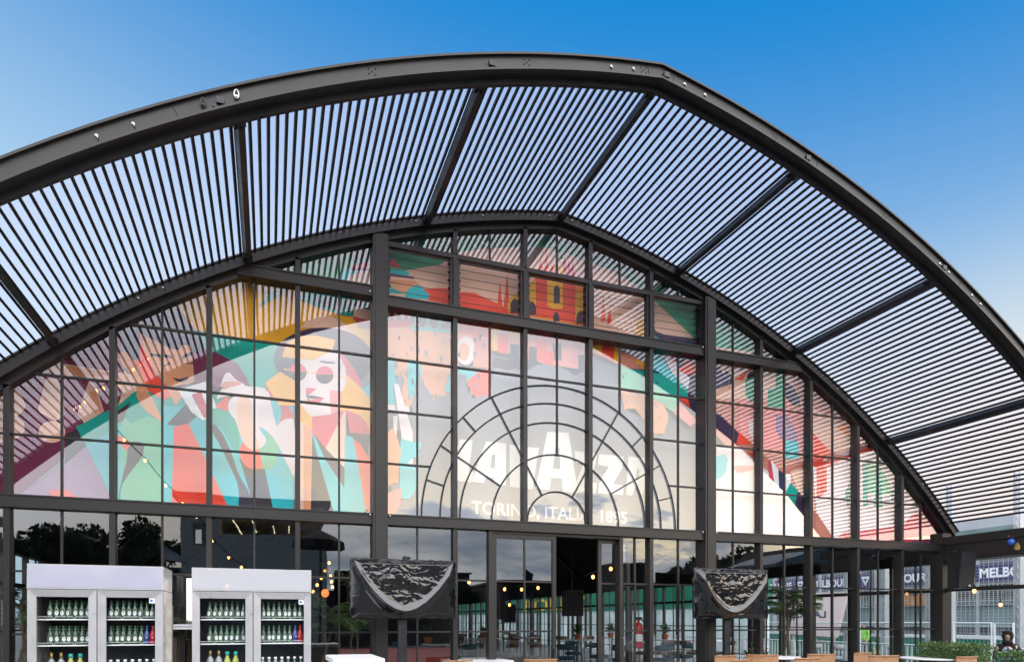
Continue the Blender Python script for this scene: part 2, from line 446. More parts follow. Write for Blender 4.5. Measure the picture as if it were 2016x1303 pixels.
# louvres: five bays of glass blades
for i in range(5):
    a = i+.032 if i else .095; b = i+.968 if i < 4 else 4.905
    f = MB().box(a, a+.03, -.045, .05, TB1-.02, LT0).box(b-.03, b, -.045, .05, TB1-.02, LT0).box(a+.03, b-.03, .03, .05, TB1-.02, TB1+.01)
    lw = f.build('louvre_window', M['steel2'], pav)
    n = 6; H = (LT0-TB1+.02)/n; tl = R(52) if i != 3 else R(6)
    g_ = MB()
    for k in range(n):
        zc = TB1-.02+H*(k+.5); hh = H*.56
        dz = hh*math.cos(tl); dy = hh*math.sin(tl)
        # top edge leans out towards the courtyard so the blade mirrors the ground
        yb = .0
        g_.add([(a+.03, yb+dy*.55, zc-dz), (b-.03, yb+dy*.55, zc-dz), (b-.03, yb-dy*.55, zc+dz), (a+.03, yb-dy*.55, zc+dz)], [(0, 1, 2, 3)])
    g_.build('louvre_blades', M['glass'], lw)
    e_ = MB()
    for k in range(n):
        zc = TB1-.02+H*(k+.5); hh = H*.56; dz = hh*math.cos(tl); dy = hh*math.sin(tl)*.55
        e_.box(a+.031, b-.031, dy-.003, dy+.003, zc-dz-.006, zc-dz-.001).box(a+.031, a+.05, -dy, dy, zc-.012, zc+.012).box(b-.05, b-.031, -dy, dy, zc-.012, zc+.012)
    e_.build('blade_edges', M['steel2'], lw)
# bolts
b0 = MB().ell((2.5, 0, 0), (.016, .012, .016), 8, 5).build('bolt', M['bolt'], pav, True)
b0.location = (-.16-2.5, -.105, 3.05)
def bolt(x, y, z):
    c = b0.copy(); COL.objects.link(c); c.parent = pav; c.location = (x-2.5, y, z)
for X, Zs in ((0, (2.99, 5.82)), (5, (2.99, 5.80))):
    for z in Zs:
        for s_ in (-1, 1): bolt(X+s_*.125, -.107, z)
for t in (1.1, 2., 4.9, 5.15, 6.5, 6.8, .15):
    for s_ in (-1, 1):
        r = AC[2]+.14; a = math.atan2(arcpt(t)[1]-AC[1], t-AC[0]); bolt(MIDX+s_*(AC[0]+r*math.cos(a)), -.136, AC[1]+r*math.sin(a))

# roof shell (black lining) and back
m = MB()
A = arch_line(.12, .105, 26); B = arch_line(.12, 34, 26); A2 = arch_line(.20, .105, 26); B2 = arch_line(.20, 34, 26)
m.rings([[A[i], B[i], B2[i], A2[i]] for i in range(len(A))])
m.build('roof_lining', M['lining'], pav)
m = MB()
for y in (5, 10, 15, 20, 25, 30):
    arch_band(m, -.02, .119, y-.06, y+.06)
m.build('roof_rib', M['steel2'], pav)
# side walls: right at X = 10, left at X = -5
for X in (10., -5.):
    m = MB(); s_ = 1
    m.box(X-.07, X+.07, .125, 34, 2.66, 3.1).box(X-.04, X+.2, .13, 34, 3.101, 3.36) if X > 0 else m.box(X-.07, X+.07, .125, 34, 2.66, 3.1).box(X-.2, X+.04, .13, 34, 3.101, 3.36)
    for k in range(1, 35):
        wd = .075 if k % 5 == 0 else .03
        m.box(X-(.09 if k % 5 == 0 else .04), X+(.09 if k % 5 == 0 else .04), k-wd, k+wd, 0, 2.66)
    for k in range(0, 34): m.box(X-.012, X+.012, k+.5-.0125, k+.5+.0125, 0, 2.66)
    for z, h in ((2.19, .035), (1.5, .0125), (.8, .0125)):
        for k in range(0, 34): m.box(X-.02, X+.02, k+.08, k+.92, z-h, z+h)
    m.build('side_wall_frame', M['steel'], pav)
    MB().add([(X, .125, 0), (X, 34, 0), (X, 34, 2.66), (X, .125, 2.66)], [(0, 1, 2, 3)]).build('side_wall_glass', M['clear'], pav)
m = MB().box(-5, 10, 34, 34.1, 0, 8); m.build('back_wall', M['lining'], pav)

# ================================================================== SLATTED CANOPY
can = thing('slatted_canopy', 'dark arched slatted canopy in front of the glass gable', 'canopy', (2.5, -1.4, 0))
YF0, YF1 = -2.70, -2.555
m = MB(); arch_band(m, .105, .255, YF0, -2.60, n=32); arch_band(m, .10, .12, YF0-.03, YF0-.0005, n=32); arch_band(m, .238, .258, YF0-.03, YF0-.0005, n=32)
fa = m.build('front_arch', M['steel'], can)
m = MB(); arch_band(m, .055, .25, -2.599, YF1, n=32); m.build('arch_body_shaded', M['steel2'], can)  # lower arch body, darker steel standing in for shade under the fascia
PT = (0., 1.87, 4.02, 5.98, 7.50)
def apt(t, off):
    if t < .02: return (0., AC[1]+math.sqrt((AC[2]+off)**2-AC[0]**2), Vector((0., 1.)))
    a = math.atan2(arcpt(t)[1]-AC[1], t-AC[0]); return (AC[0]+(AC[2]+off)*math.cos(a), AC[1]+(AC[2]+off)*math.sin(a), Vector((math.cos(a), math.sin(a))))
for k, t in enumerate(PT):
    for s_ in ((1,) if t == 0 else (-1, 1)):
        x, z, nrm = apt(t, .115)
        up = Vector((s_*nrm.x, 0, nrm.y))
        p = Vector((MIDX+s_*x, 0, z))
        if k < 4:
            m = MB().bar((p.x, YF1-.001, z), (p.x, -.131, z), .062, .10, up)
            q = m.build('purlin', M['steel2'], can)
            for yy in (-.20, YF1+.07): MB().bar((p.x-.0, yy-.05, z), (p.x, yy+.05, z), .11, .04, up).bar((p.x, yy-.012, z), (p.x, yy+.012, z), .02, .14, up).build('bracket', M['steel'], q)
# slats
def slat_panel(t0, t1, s_):
    # equal pitch along the arc
    a0 = math.atan2(arcpt(t0)[1]-AC[1], t0-AC[0]); a1 = math.atan2(arcpt(t1)[1]-AC[1], t1-AC[0])
    r = AC[2]+.19; L = abs(a0-a1)*r; n = max(2, round(L/.0885)); m = MB()
    for k in range(n):
        a = a0+(a1-a0)*(k+.5)/n
        x, z = AC[0]+r*math.cos(a), AC[1]+r*math.sin(a)
        if x < .02: continue
        up = (s_*math.cos(a), 0, math.sin(a))
        sag = random.uniform(-.003, .003)
        m.bar((MIDX+s_*x, YF1-.002, z), (MIDX+s_*(x+sag), -.129, z), .026, .022, up)
    m.build('slat_panel', M['slat'], can)
for k in range(4):
    for s_ in (-1, 1): slat_panel(PT[k], PT[k+1], s_)
# taut clear film over the slats
film = bpy.data.materials.new('clear_film'); film.use_nodes = True; t_ = film.node_tree; t_.nodes.clear()
o_ = t_.nodes.new('ShaderNodeOutputMaterial'); tr_ = t_.nodes.new('ShaderNodeBsdfTransparent'); tl_ = t_.nodes.new('ShaderNodeBsdfTranslucent'); mx_ = t_.nodes.new('ShaderNodeMixShader')
tr_.inputs[0].default_value = (.80, .76, .82, 1); tl_.inputs[0].default_value = (.85, .84, .88, 1); mx_.inputs[0].default_value = .22
t_.links.new(tr_.outputs[0], mx_.inputs[1]); t_.links.new(tl_.outputs[0], mx_.inputs[2]); t_.links.new(mx_.outputs[0], o_.inputs[0])
a_ = arch_line(.208, YF1-.001, 32); b_ = arch_line(.208, -.128, 32)
m = MB(); m.add(a_+b_, [(i, i+1, i+1+len(a_), i+len(a_)) for i in range(len(a_)-1)]); m.build('roof_film', film, can)
# eye bolts, lamp clips and rings on the front arch
def on_arch(t, s_, off=.18, y=YF0-.001):
    x, z, n_ = apt(t, off); return Vector((MIDX+s_*x, y, z))
for t, s_, k in ((5.0, -1, 'b'), (4.75, -1, 'b'), (4.25, -1, 'q'), (4.0, -1, 'r'), (2.9, -1, 'd'), (1.8, -1, 'c'), (1.45, -1, 'd'), (.55, -1, 'b'), (.3, -1, 'b'), (.18, -1, 'd'), (.02, 1, 'c'), (.25, 1, 'b'), (.5, 1, 'b'), (4.12, -1, 'c'), (1.85, 1, 'c'), (3.0, 1, 'd'), (1.4, 1, 'd'), (3.95, 1, 'c'), (4.05, 1, 'b'), (3.9, 1, 'b'), (4.45, 1, 'b'), (4.6, 1, 'b')):
    p = on_arch(t, s_)
    if k == 'b':
        m = MB().ell(p, (.018, .014, .018), 8, 5).tube([p+Vector((0, -.005, .018)), p+Vector((.012, -.012, -.03))], .006, 6); m.build('eye_bolt', M['bolt'], can, True)
    elif k in 'rq':
        m = MB().tube([p+Vector((.018*math.cos(a*.5236), -.02, .036*math.sin(a*.5236))) for a in range(12)], .006, 6, 0, True).ell(p+Vector((0, -.02, -.02)), (.016, .014, .016), 8, 5)
        m.build('hanging_ring', M['bolt'] if k == 'r' else M['steel2'], can, True)
    elif k == 'd':
        m = MB()
        for dx, dz in ((0, 0), (-.03, .02), (.03, -.02), (-.025, -.025), (.03, .03)): m.ell(p+Vector((dx, 0, dz)), (.009, .006, .009), 6, 4)
        m.build('drill_hole', M['black'], can)
    else:
        m = MB().box(p.x-.03, p.x+.03, p.y-.035, p.y, p.z-.05, p.z).box(p.x-.06, p.x+.06, p.y-.012, p.y, p.z-.075, p.z-.05); m.build('cable_clip', M['steel2'], can)
# arch splices
for t, s_ in ((4.45, -1), (0.12, -1), (.12, 1), (4.25, 1), (2.0, 1)):
    x0, z0, n0 = apt(t, .12); x1, z1, _ = apt(t, .238)
    MB().bar((MIDX+s_*x0, YF0-.002, z0), (MIDX+s_*x1, YF0-.002, z1), .006, .006, (0, 1, 0)).build('splice_joint', M['black'], can)
# side frames of the canopy
for X in (10., -5.):
    m = MB()
    m.box(X-.09, X+.33 if X > 0 else X+.09, YF0, -.125, 2.70, 2.90); m.box(X-.1, X+.1, YF0, -.125, 2.98, 3.12)
    m.box(X-.07, X+.07, YF0+.2, -.125, 2.9, 2.98)
    m.box(X-.035, X+.035, YF0+.2, -.125, 2.16, 2.225)
    m.build('side_beam', M['steel'], can)
    for y in (YF0+.1,): MB().box(X-.09, X+.09, y-.08, y+.08, 0, 2.70).build('canopy_post', M['steel'], can)
# ================================================================== THE PRINTED MURAL behind the upper glass
MY = .24
MC = {'teal': (0, 150, 136), 'maroon': (108, 34, 68), 'dark': (66, 42, 58), 'must': (222, 158, 30), 'red': (232, 68, 46), 'tan': (205, 140, 102),
      'cream': (215, 172, 150), 'green': (44, 140, 104), 'mint': (92, 172, 136), 'purple': (58, 40, 70), 'slate': (46, 40, 58), 'crim': (196, 62, 84),
      'gray': (116, 119, 128), 'black': (44, 40, 48), 'pale': (208, 194, 196), 'white': (240, 238, 240), 'navy': (40, 44, 78), 'aqua': (40, 170, 178),
      'pink': (214, 128, 124), 'orange': (246, 118, 34), 'brown': (140, 92, 72), 'rose': (190, 120, 104), 'taupe': (128, 112, 104), 'lilac': (140, 110, 140)}
MK = list(MC); MM = []
for k in MK:
    c = tuple(min(.95, v*1.32) for v in hexc(*MC[k]))
    mm = mat('mural_'+k, c, .75, 0, .06, 2., .5, 1.6)
    MM.append(mm)
mural = MB(); _layer = [0]
# gable outline that everything is trimmed to (convex)
CLIP = [(p.x, p.z) for p in arch_line(.06, 0, 26)]
CLIP = [(CLIP[0][0]+.3, 2.96)]+[c for c in CLIP if c[1] > 3.1]+[(CLIP[-1][0]-.3, 2.96)]
def clip(poly):
    ar = sum(CLIP[i-1][0]*CLIP[i][1]-CLIP[i][0]*CLIP[i-1][1] for i in range(len(CLIP)))
    C = CLIP if ar > 0 else CLIP[::-1]
    for i in range(len(C)):
        ax, ay = C[i-1]; bx, by = C[i]; out_ = []
        def side(p): return (bx-ax)*(p[1]-ay)-(by-ay)*(p[0]-ax)
        for j in range(len(poly)):
            p, q = poly[j-1], poly[j]; sp, sq = side(p), side(q)
            if (sp >= 0) != (sq >= 0):
                t = sp/(sp-sq); out_.append((p[0]+(q[0]-p[0])*t, p[1]+(q[1]-p[1])*t))
            if sq >= 0: out_.append(q)
        poly = out_
        if len(poly) < 3: return []
    return poly
def wy(x, z): return .012*math.sin(x*1.7+z*.6)+.006*math.sin(z*5.1+x)
def mp(color, pts, fr):
    ox, oy, s = fr
    p2 = [U(ox+x/s, oy+y/s, MY) for x, y in pts]
    p2 = clip(p2)
    if len(p2) < 3: return
    _layer[0] += 1; y = MY-_layer[0]*.00035
    P = [Vector((a, y, b)) for a, b in p2]
    mural.flat(P, MK.index(color))
def circ(cx, cy, rx, ry=None, a0=0, a1=360, n=24):
    ry = ry or rx
    return [(cx+rx*math.cos(R(a0+(a1-a0)*i/n)), cy+ry*math.sin(R(a0+(a1-a0)*i/n))) for i in range(n+(0 if a1-a0 == 360 else 1))]
def blob(pts, j, n=3):
    """ragged, brush-like edge"""
    o = []
    for i in range(len(pts)):
        (ax, ay), (bx, by) = pts[i-1], pts[i]
        for k in range(n):
            t = k/n; o.append((ax+(bx-ax)*t+random.uniform(-j, j), ay+(by-ay)*t+random.uniform(-j, j)))
    return o
def sm(pts, it=2):
    for _ in range(it):
        o = []
        for i in range(len(pts)):
            a, b = pts[i-1], pts[i]
            o += [(a[0]*.75+b[0]*.25, a[1]*.75+b[1]*.25), (a[0]*.25+b[0]*.75, a[1]*.25+b[1]*.75)]
        pts = o
    return pts
I0 = (0, 0, 1.)
c1 = (0, 540, 2.6526); cB = (220, 590, 6.205); cC = (400, 700, 4.203); cD = (520, 560, 5.429); cE = (1180, 600, 4.653)
cG = (1380, 660, 3.256); cK = (1580, 820, 4.653); cM = (740, 560, 2.715); cN = (0, 700, 4.2024); c2 = (720, 430, 2.88); c3 = (720, 700, 2.88)
_layer[0] = 0
mural.flat([Vector((a, MY, b)) for a, b in CLIP], MK.index('gray'))
# ---- far left: plum ground with big pale letters
mp('maroon', [(-400, -200), (1000, -200), (1000, 600), (640, 570), (640, 620), (700, 700), (130, 1180), (-400, 1400)], cN)
mp('black', [(535, 900), (540, 660), (640, 600), (715, 740), (900, 1200), (130, 1180), (260, 1080)], cN)
mp('lilac', [(150, 1160), (535, 900), (715, 745), (920, 1200)], cN)
mp('cream', [(120, 270), (180, 330), (215, 420), (180, 470), (140, 500), (200, 560), (205, 620), (150, 680), (-300, 800), (-300, 300)], cN)
mp('cream', circ(430, 630, 110, 90), cN)
mp('cream', [(380, 190), (480, 190), (530, 380), (530, 500), (460, 540), (330, 470), (315, 440)], cN)
mp('cream', [(340, 100), (540, 70), (1110, 160), (1250, 300), (1100, 330), (1030, 300), (900, 200), (520, 180)], cN)
mp('tan', [(540, 80), (900, 140), (890, 160), (700, 180), (530, 160)], cN)
mp('cream', [(740, 200), (800, 260), (860, 460), (700, 560), (640, 480)], cN)
mp('tan', [(740, 300), (790, 290), (850, 460), (790, 480), (740, 400)], cN)
mp('cream', [(1040, 240), (1110, 260), (1120, 320), (975, 415)], cN)
# ---- the man: teal shirt and jacket
mp('teal', [(630, 590), (860, 470), (975, 415), (1110, 300), (1350, 300), (1800, 200), (1900, 700), (1900, 1300), (985, 1300), (715, 745)], cN)
mp('aqua', [(1200, 480), (1350, 420), (1800, 420), (1800, 1300), (985, 1300), (715, 745), (860, 660)], cN)
mp('mint', circ(1180, 800, 165, 330), cN)
mp('mint', [(1010, 520), (1340, 520), (1340, 1300), (1000, 1300)], cN)
mp('teal', [(1010, 500), (1090, 560), (1220, 500), (1340, 540), (1340, 420), (1020, 420)], cN)
mp('dark', [(970, 460), (1080, 380), (1020, 540), (970, 560)], cN)
mp('tan', sm([(1110, 290), (1230, 280), (1360, 570), (1330, 545), (1180, 440)], 1), cN)
mp('black', sm([(1060, 710), (1200, 715), (1180, 840), (1080, 960), (1000, 1080), (995, 1200), (975, 1200), (1020, 960), (1050, 880)], 1), cN)
mp('red', [(975, 650), (1080, 720), (1050, 790), (965, 700)], cN)
mp('red', [(1440, 590), (1560, 560), (1700, 850), (1790, 1010), (1860, 1200), (1420, 1230)], cN)
mp('black', [(1380, 570), (1540, 400), (1640, 490), (1560, 560), (1470, 580)], cN)
mp('red', [(410, 1110), (560, 1110), (650, 1190), (430, 1190)], cN)
# head
mp('teal', [(1010, 285), (1530, 370), (1440, 400), (1240, 480), (1110, 400)], c1)
mp('maroon', [(1000, 570), (1000, 380), (1130, 395), (1210, 440), (1250, 480), (1310, 590), (1400, 700), (1200, 640)], c1)
mp('teal', [(1010, 300), (1540, 370), (1440, 420), (1440, 520), (1500, 560), (1390, 600), (1320, 600), (1245, 470), (1110, 400), (1000, 380)], c1)
mp('must', [(900, 160), (1000, 90), (1250, -20), (1560, 60), (1820, 150), (1900, 230), (1940, 420), (1600, 380), (1500, 370), (1320, 345), (1010, 290)], c1)
mp('slate', sm([(60, 360), (200, 280), (430, 190), (620, 90), (740, 60), (860, 150), (960, 290), (1040, 400), (1110, 480), (1140, 640), (1000, 660), (900, 620), (820, 620), (780, 615), (350, 420), (330, 760), (240, 710), (150, 560)], 1), cB)
mp('tan', [(345, 405), (560, 520), (690, 590), (815, 620), (860, 555), (955, 560), (985, 650), (1010, 1000), (900, 1050), (680, 1070), (620, 1000), (420, 720)], cB)
mp('red', [(345, 405), (380, 560), (440, 700), (520, 900), (620, 1000), (720, 1180), (560, 1200), (440, 1100), (330, 830), (240, 730), (340, 760)], cB)
mp('tan', sm([(90, 680), (110, 640), (180, 635), (240, 720), (330, 850), (450, 1080), (340, 1180), (270, 920), (150, 830), (110, 760)], 1), cB)
mp('black', [(475, 655), (730, 680), (750, 725), (480, 690)], cB)
mp('black', [(860, 700), (900, 660), (985, 640), (1000, 670), (900, 710), (860, 750)], cB)
mp('black', [(560, 775), (600, 800), (660, 800), (715, 765), (720, 780), (660, 815), (600, 812)], cB)
mp('black', [(880, 770), (930, 780), (1010, 755), (1000, 780), (930, 792)], cB)
mp('dark', [(740, 955), (840, 970), (945, 945), (920, 990), (870, 1012), (800, 1000)], cB)
mp('red', [(440, 1070), (620, 1070), (880, 1050), (820, 1130), (640, 1230), (560, 1190)], cB)
mp('tan', [(680, 1080), (800, 1100), (880, 1170), (780, 1290), (720, 1180)], cB)
mp('dark', [(690, 1070), (920, 1035), (820, 1085)], cB)
# cup and hand
mp('white', [(930, 605), (1080, 560), (1100, 610), (1140, 720), (1060, 765), (1000, 720)], c1)
mp('crim', [(1000, 630), (1050, 615), (1100, 740), (1065, 750)], c1)
mp('aqua', [(75, 440), (240, 420), (745, 330), (745, 1300), (60, 1300)], cC)
mp('teal', [(75, 440), (300, 420), (300, 800), (240, 760), (150, 600), (75, 560)], cC)
mp('slate', sm([(75, 560), (110, 580), (170, 660), (240, 820), (290, 980), (395, 1150), (385, 1290), (290, 1290), (300, 1090), (230, 930), (130, 720), (75, 640)], 1), cC)
mp('black', [(300, 850), (400, 930), (510, 940), (585, 1300), (395, 1300), (385, 1130)], cC)
mp('purple', [(410, 355), (458, 365), (455, 545), (405, 440)], cC)
mp('teal', [(455, 365), (510, 368), (460, 545)], cC)
mp('aqua', sm([(545, 360), (640, 390), (665, 460), (640, 540), (600, 590), (560, 520)], 1), cC)
mp('crim', sm([(515, 235), (560, 280), (640, 350), (745, 470), (745, 525), (650, 545), (605, 595), (640, 530), (655, 460), (620, 390), (540, 330)], 1), cC)
mp('red', circ(430, 800, 128, 142), cC)
mp('mint', [(460, 770), (520, 660), (540, 650)]+circ(530, 800, 92, 142, -60, 95)[:]+[(500, 940)], cC)
mp('pale', [(505, 368), (555, 368), (605, 585), (560, 640), (480, 600), (435, 560)], cC)
mp('pale', sm([(600, 600), (640, 545), (700, 520), (760, 525), (760, 1010), (735, 980), (690, 890), (640, 780), (590, 690), (540, 640), (480, 590)], 1), cC)
mp('pale', sm([(200, 400), (250, 335), (330, 330), (420, 280), (540, 285), (560, 370), (500, 420), (450, 540), (480, 640), (528, 690), (510, 745), (440, 785), (370, 772), (320, 700), (288, 600), (268, 530), (215, 480)]), cC)
mp('cream', sm([(275, 345), (405, 340), (405, 560), (445, 690), (470, 780), (380, 782), (318, 690), (283, 560)], 1), cC)
mp('pale', sm([(105, 370), (130, 300), (150, 240), (165, 185), (190, 145), (225, 145), (260, 195), (290, 215), (335, 235), (350, 258), (520, 270), (520, 300), (400, 330), (250, 330), (150, 350)]), cC)
mp('rose', sm([(150, 222), (280, 212), (330, 240), (230, 262), (160, 290)], 1), cC)
mp('black', [(105, 350), (140, 250), (165, 270), (120, 320)], cC)
mp('red', sm([(105, 405), (225, 330), (195, 400), (215, 470), (120, 435)], 1), cC)
mp('red', [(-20, 930), (70, 960), (200, 1240), (-20, 1240)], cC)
# ---- the woman
mp('aqua', [(1410, 230), (1300, 280), (1330, 310), (1410, 450)], cC)
mp('teal', [(360, 60), (760, 100), (1160, 180), (960, 345), (860, 340), (600, 260), (360, 160)], cD)
mp('must', [(760, 350), (800, 350), (960, 400), (1010, 480), (1160, 480), (1160, 760), (1110, 740), (980, 590)], cD)
mp('cream', [(380, 480), (460, 390), (600, 335), (740, 350), (860, 430), (960, 530), (1000, 640), (800, 530), (620, 475), (480, 470)], cD)
mp('purple', circ(632, 800, 524, 332, 0, 360, 44), cD)
mp('must', [(190, 780), (240, 630), (380, 560), (540, 550), (760, 600), (720, 730), (540, 820), (350, 800)], cD)
for k in range(9):
    mp('maroon' if k % 2 else 'dark', [(560+k*66, 120+k*9), (600+k*66, 126+k*9), (575+k*66, 240+k*14), (545+k*66, 234+k*14)], cD)
mp('cream', [(950, 240), (1160, 290), (1160, 420), (955, 350)], cD)
mp('crim', [(955, 350), (1160, 405), (1160, 440), (955, 385)], cD)
mp('brown', [(980, 390), (1160, 440), (1160, 470), (1010, 480)], cD)
mp('must', [(10, 1060), (170, 940), (360, 1050), (360, 1300), (160, 1300)], cD)
mp('cream', [(10, 1600), (12, 1601), (11, 1602)], cD) if 0 else None
mp('crim', [(780, 720), (870, 790), (960, 900), (1030, 1040), (1045, 1120), (900, 990)], cD)
mp('must', [(870, 960), (1050, 1130), (1150, 1270), (1160, 1450), (800, 1450), (800, 1150)], cD)
mp('pale', [(360, 800), (520, 820), (700, 730), (790, 740), (870, 900), (880, 1050), (830, 1160), (800, 1303), (720, 1430), (560, 1470), (430, 1440), (370, 1303)], cD)
mp('pink', [(700, 1130), (830, 1155), (830, 1303), (720, 1420), (700, 1300)], cD)
for cx_ in (360, 645):
    mp('slate', circ(cx_, 975 if cx_ > 400 else 945, 94), cD)
    mp('crim', circ(cx_, 975 if cx_ > 400 else 945, 94, 94, 182, 358), cD)
mp('must', [(455, 940), (550, 950), (550, 960), (455, 950)], cD)
mp('must', [(738, 985), (885, 1005), (885, 1015), (738, 995)], cD)
mp('must', [(210, 908), (270, 912), (270, 926), (212, 922)], cD)
mp('slate', [(590, 825), (640, 825), (760, 840), (755, 855), (650, 850), (595, 840)], cD)
mp('crim', [(450, 1110), (560, 1120), (490, 1175), (450, 1190)], cD)
mp('slate', [(450, 1190), (520, 1195), (640, 1220), (560, 1225), (480, 1225), (450, 1205)], cD)
mp('crim', [(450, 1220), (500, 1240), (560, 1225), (640, 1220), (590, 1270), (530, 1290), (480, 1285)], cD)
# shoulders, dress
mp('crim', [(900, 510), (1060, 490), (1180, 450), (1100, 600), (1010, 770), (900, 640)], cC)
mp('must', [(785, 380), (880, 500), (900, 510), (900, 630), (860, 580), (790, 540)], cC)
mp('must', [(1180, 440), (1410, 430), (1410, 660), (1385, 670), (1340, 560), (1190, 460)], cC)
mp('crim', [(1180, 450), (1290, 500), (1350, 560), (1380, 660), (1210, 640)], cC)
mp('cream', [(1175, 450), (1180, 660), (1165, 930), (1010, 770)], cC)
mp('cream', [(790, 540), (860, 580), (900, 640), (890, 1290), (785, 1290)], cC)
mp('tan', [(835, 560), (895, 640), (890, 1285), (830, 1285)], cC)
mp('black', [(900, 650), (940, 840), (1080, 1300), (890, 1300)], cC)
mp('aqua', [(895, 630), (1165, 1095), (1165, 1300), (1080, 1300), (945, 830)], cC)
mp('slate', [(920, 660), (1010, 770), (1165, 930), (1165, 1095), (1000, 850)], cC)
mp('slate', [(1180, 450), (1215, 640), (1385, 665), (1350, 820), (1260, 700), (1180, 665)], cC)
mp('aqua', [(1170, 660), (1235, 680), (1290, 950), (1345, 1300), (1110, 1300), (1165, 1095)], cC)
mp('red', [(1240, 700), (1300, 740), (1350, 830), (1410, 860), (1410, 1300), (1345, 1300), (1280, 900)], cC)
mp('red', [(917, 1145), (960, 1170), (1120, 1190), (1215, 1215), (920, 1195)], c1)
# upper left gable windows
mp('green', [(-60, 260), (60, 90), (560, -120), (760, 100), (1160, 130), (1160, 180), (760, 100), (300, 40)], cD)
mp('must', [(-300, 60), (60, -20), (170, 90), (0, 60)], cD)
mp('green', [(550, 545), (590, 480), (760, 450), (760, 600), (735, 590)], I0)
mp('aqua', [(660, 560), (672, 540), (700, 520), (735, 505), (735, 580), (690, 568)], I0)
mp('cream', [(690, 545), (735, 520), (735, 585), (668, 572)], I0)
mp('crim', [(692, 526), (735, 512), (735, 528), (692, 534)], I0)
mp('maroon', [(692, 531), (735, 531), (735, 536), (692, 536)], I0)
# ---- centre: sky, hills, towers
mp('green', [(60, -60), (1920, -60), (1920, 720), (60, 720)], c2)
mp('cream', [(110, 480), (110, 330), (240, 300), (420, 270), (525, 200), (700, 176), (880, 170), (1070, 182), (1240, 250), (1400, 305), (1560, 410), (1700, 540), (1860, 690), (1600, 740), (525, 560)], c2)
mp('taupe', [(910, 178), (1020, 168), (915, 292)], c2)
mp('crim', [(113, 235), (160, 245), (200, 292), (113, 280)], c2)
mp('aqua', [(113, 292), (242, 310), (240, 335), (113, 322)], c2)
mp('maroon', [(113, 320), (270, 340), (270, 352), (113, 334)], c2)
mp('tan', [(113, 355), (270, 360), (330, 400), (300, 440), (200, 430), (113, 400)], c2)
mp('aqua', [(113, 380), (200, 430), (230, 440), (113, 430)], c2)
mp('aqua', circ(290, 445, 70, 52, 180, 360)+[(360, 470), (220, 455)], c2)
mp('aqua', [(270, 395), (285, 385), (310, 395), (310, 405), (270, 402)], c2)
mp('red', [(320, 410), (400, 402), (495, 408), (495, 500), (350, 470), (360, 440)], c2)
mp('red', [(525, 425), (610, 430), (700, 470), (760, 500), (890, 560), (525, 510)], c2)
mp('red', [(735, 540), (757, 362), (772, 540)], c2); mp('red', [(772, 545), (795, 318), (815, 548)], c2)
mp('must', [(800, 480), (830, 440), (890, 420), (890, 560), (800, 540)], c2)
mp('orange', [(960, 335), (1190, 350), (1245, 430), (1245, 620), (915, 560), (915, 400)], c2)
mp('must', [(915, 380), (962, 350), (962, 500), (915, 470)], c2)
mp('must', [(1020, 345), (1110, 355), (1110, 590), (1020, 575)], c2)
mp('must', [(1180, 430), (1245, 430), (1245, 600), (1180, 590)], c2)
mp('red', [(958, 332), (1022, 340), (1022, 500), (1050, 520), (1110, 520), (1110, 352), (1182, 358), (1182, 600), (958, 560)], c2)
mp('must', [(1030, 350), (1100, 358), (1100, 500), (1060, 500), (1030, 470)], c2)
def archwin(x, y, w_, h): mp('dark', [(x-w_, y), (x-w_, y-h), (x-w_*.6, y-h-w_*.9), (x, y-h-w_*1.4), (x+w_*.6, y-h-w_*.9), (x+w_, y-h), (x+w_, y)], c2)
archwin(1076, 490, 17, 80); archwin(935, 556, 24, 45); archwin(1212, 605, 26, 40); archwin(838, 545, 24, 50); archwin(1073, 590, 17, 30)
for x, y0, y1 in ((985, 300, 225), (1018, 318, 170), (1050, 330, 250), (1120, 320, 190), (1145, 330, 240), (1165, 330, 230)):
    mp('crim' if x > 1100 else 'red', [(x-14, y0), (x, y1), (x+14, y0+5)], c2)
mp('teal', [(1080, 230), (1100, 150), (1110, 240)], c2)
mp('must', [(1060, 300), (1090, 270), (1120, 310), (1100, 340)], c2)
mp('red', [(1325, 590), (1338, 440), (1350, 590)], c2); mp('red', [(1360, 600), (1374, 500), (1386, 605)], c2)
mp('must', [(1520, 680), (1530, 590), (1560, 560), (1590, 580), (1590, 690)], c2)
mp('aqua', [(1610, 655), (1680, 668), (1680, 690), (1610, 680)], c2)
mp('purple', [(1605, 620), (1640, 650), (1680, 665), (1870, 690), (1890, 720), (1680, 700), (1605, 660)], c2)
# lower centre: the square with facades, half worn away
mp('tan', [(110, 500), (525, 560), (525, 1010), (110, 1100)], c2)
for k in range(8): mp('maroon' if k % 2 else 'tan', [(115+k*20, 505+k*3), (135+k*20, 508+k*3), (135+k*20, 610-k*2), (115+k*20, 620-k*2)], c2)
mp('crim', [(110, 590), (260, 578), (260, 620), (110, 630)], c2)
mp('dark', [(250, 520), (500, 556), (500, 640), (270, 600)], c2)
for k in range(6): mp('aqua' if k % 2 == 0 else 'purple', [(270+k*33, 545+k*5), (292+k*33, 548+k*5), (292+k*33, 660), (270+k*33, 655)], c2)
mp('aqua', [(255, 620), (470, 640), (470, 668), (255, 640)], c2)
mp('tan', [(113, 625), (480, 662), (500, 840), (113, 790)], c2)
mp('aqua', [(113, 795), (150, 800), (200, 1060), (113, 1060)], c2)
mp('aqua', [(240, 810), (310, 820), (310, 960), (240, 1040), (230, 900)], c2)
mp('aqua', [(470, 880), (520, 860), (520, 1000), (440, 990)], c2)
mp('pale', [(110, 1060), (300, 1080), (290, 1110), (110, 1095)], c2)
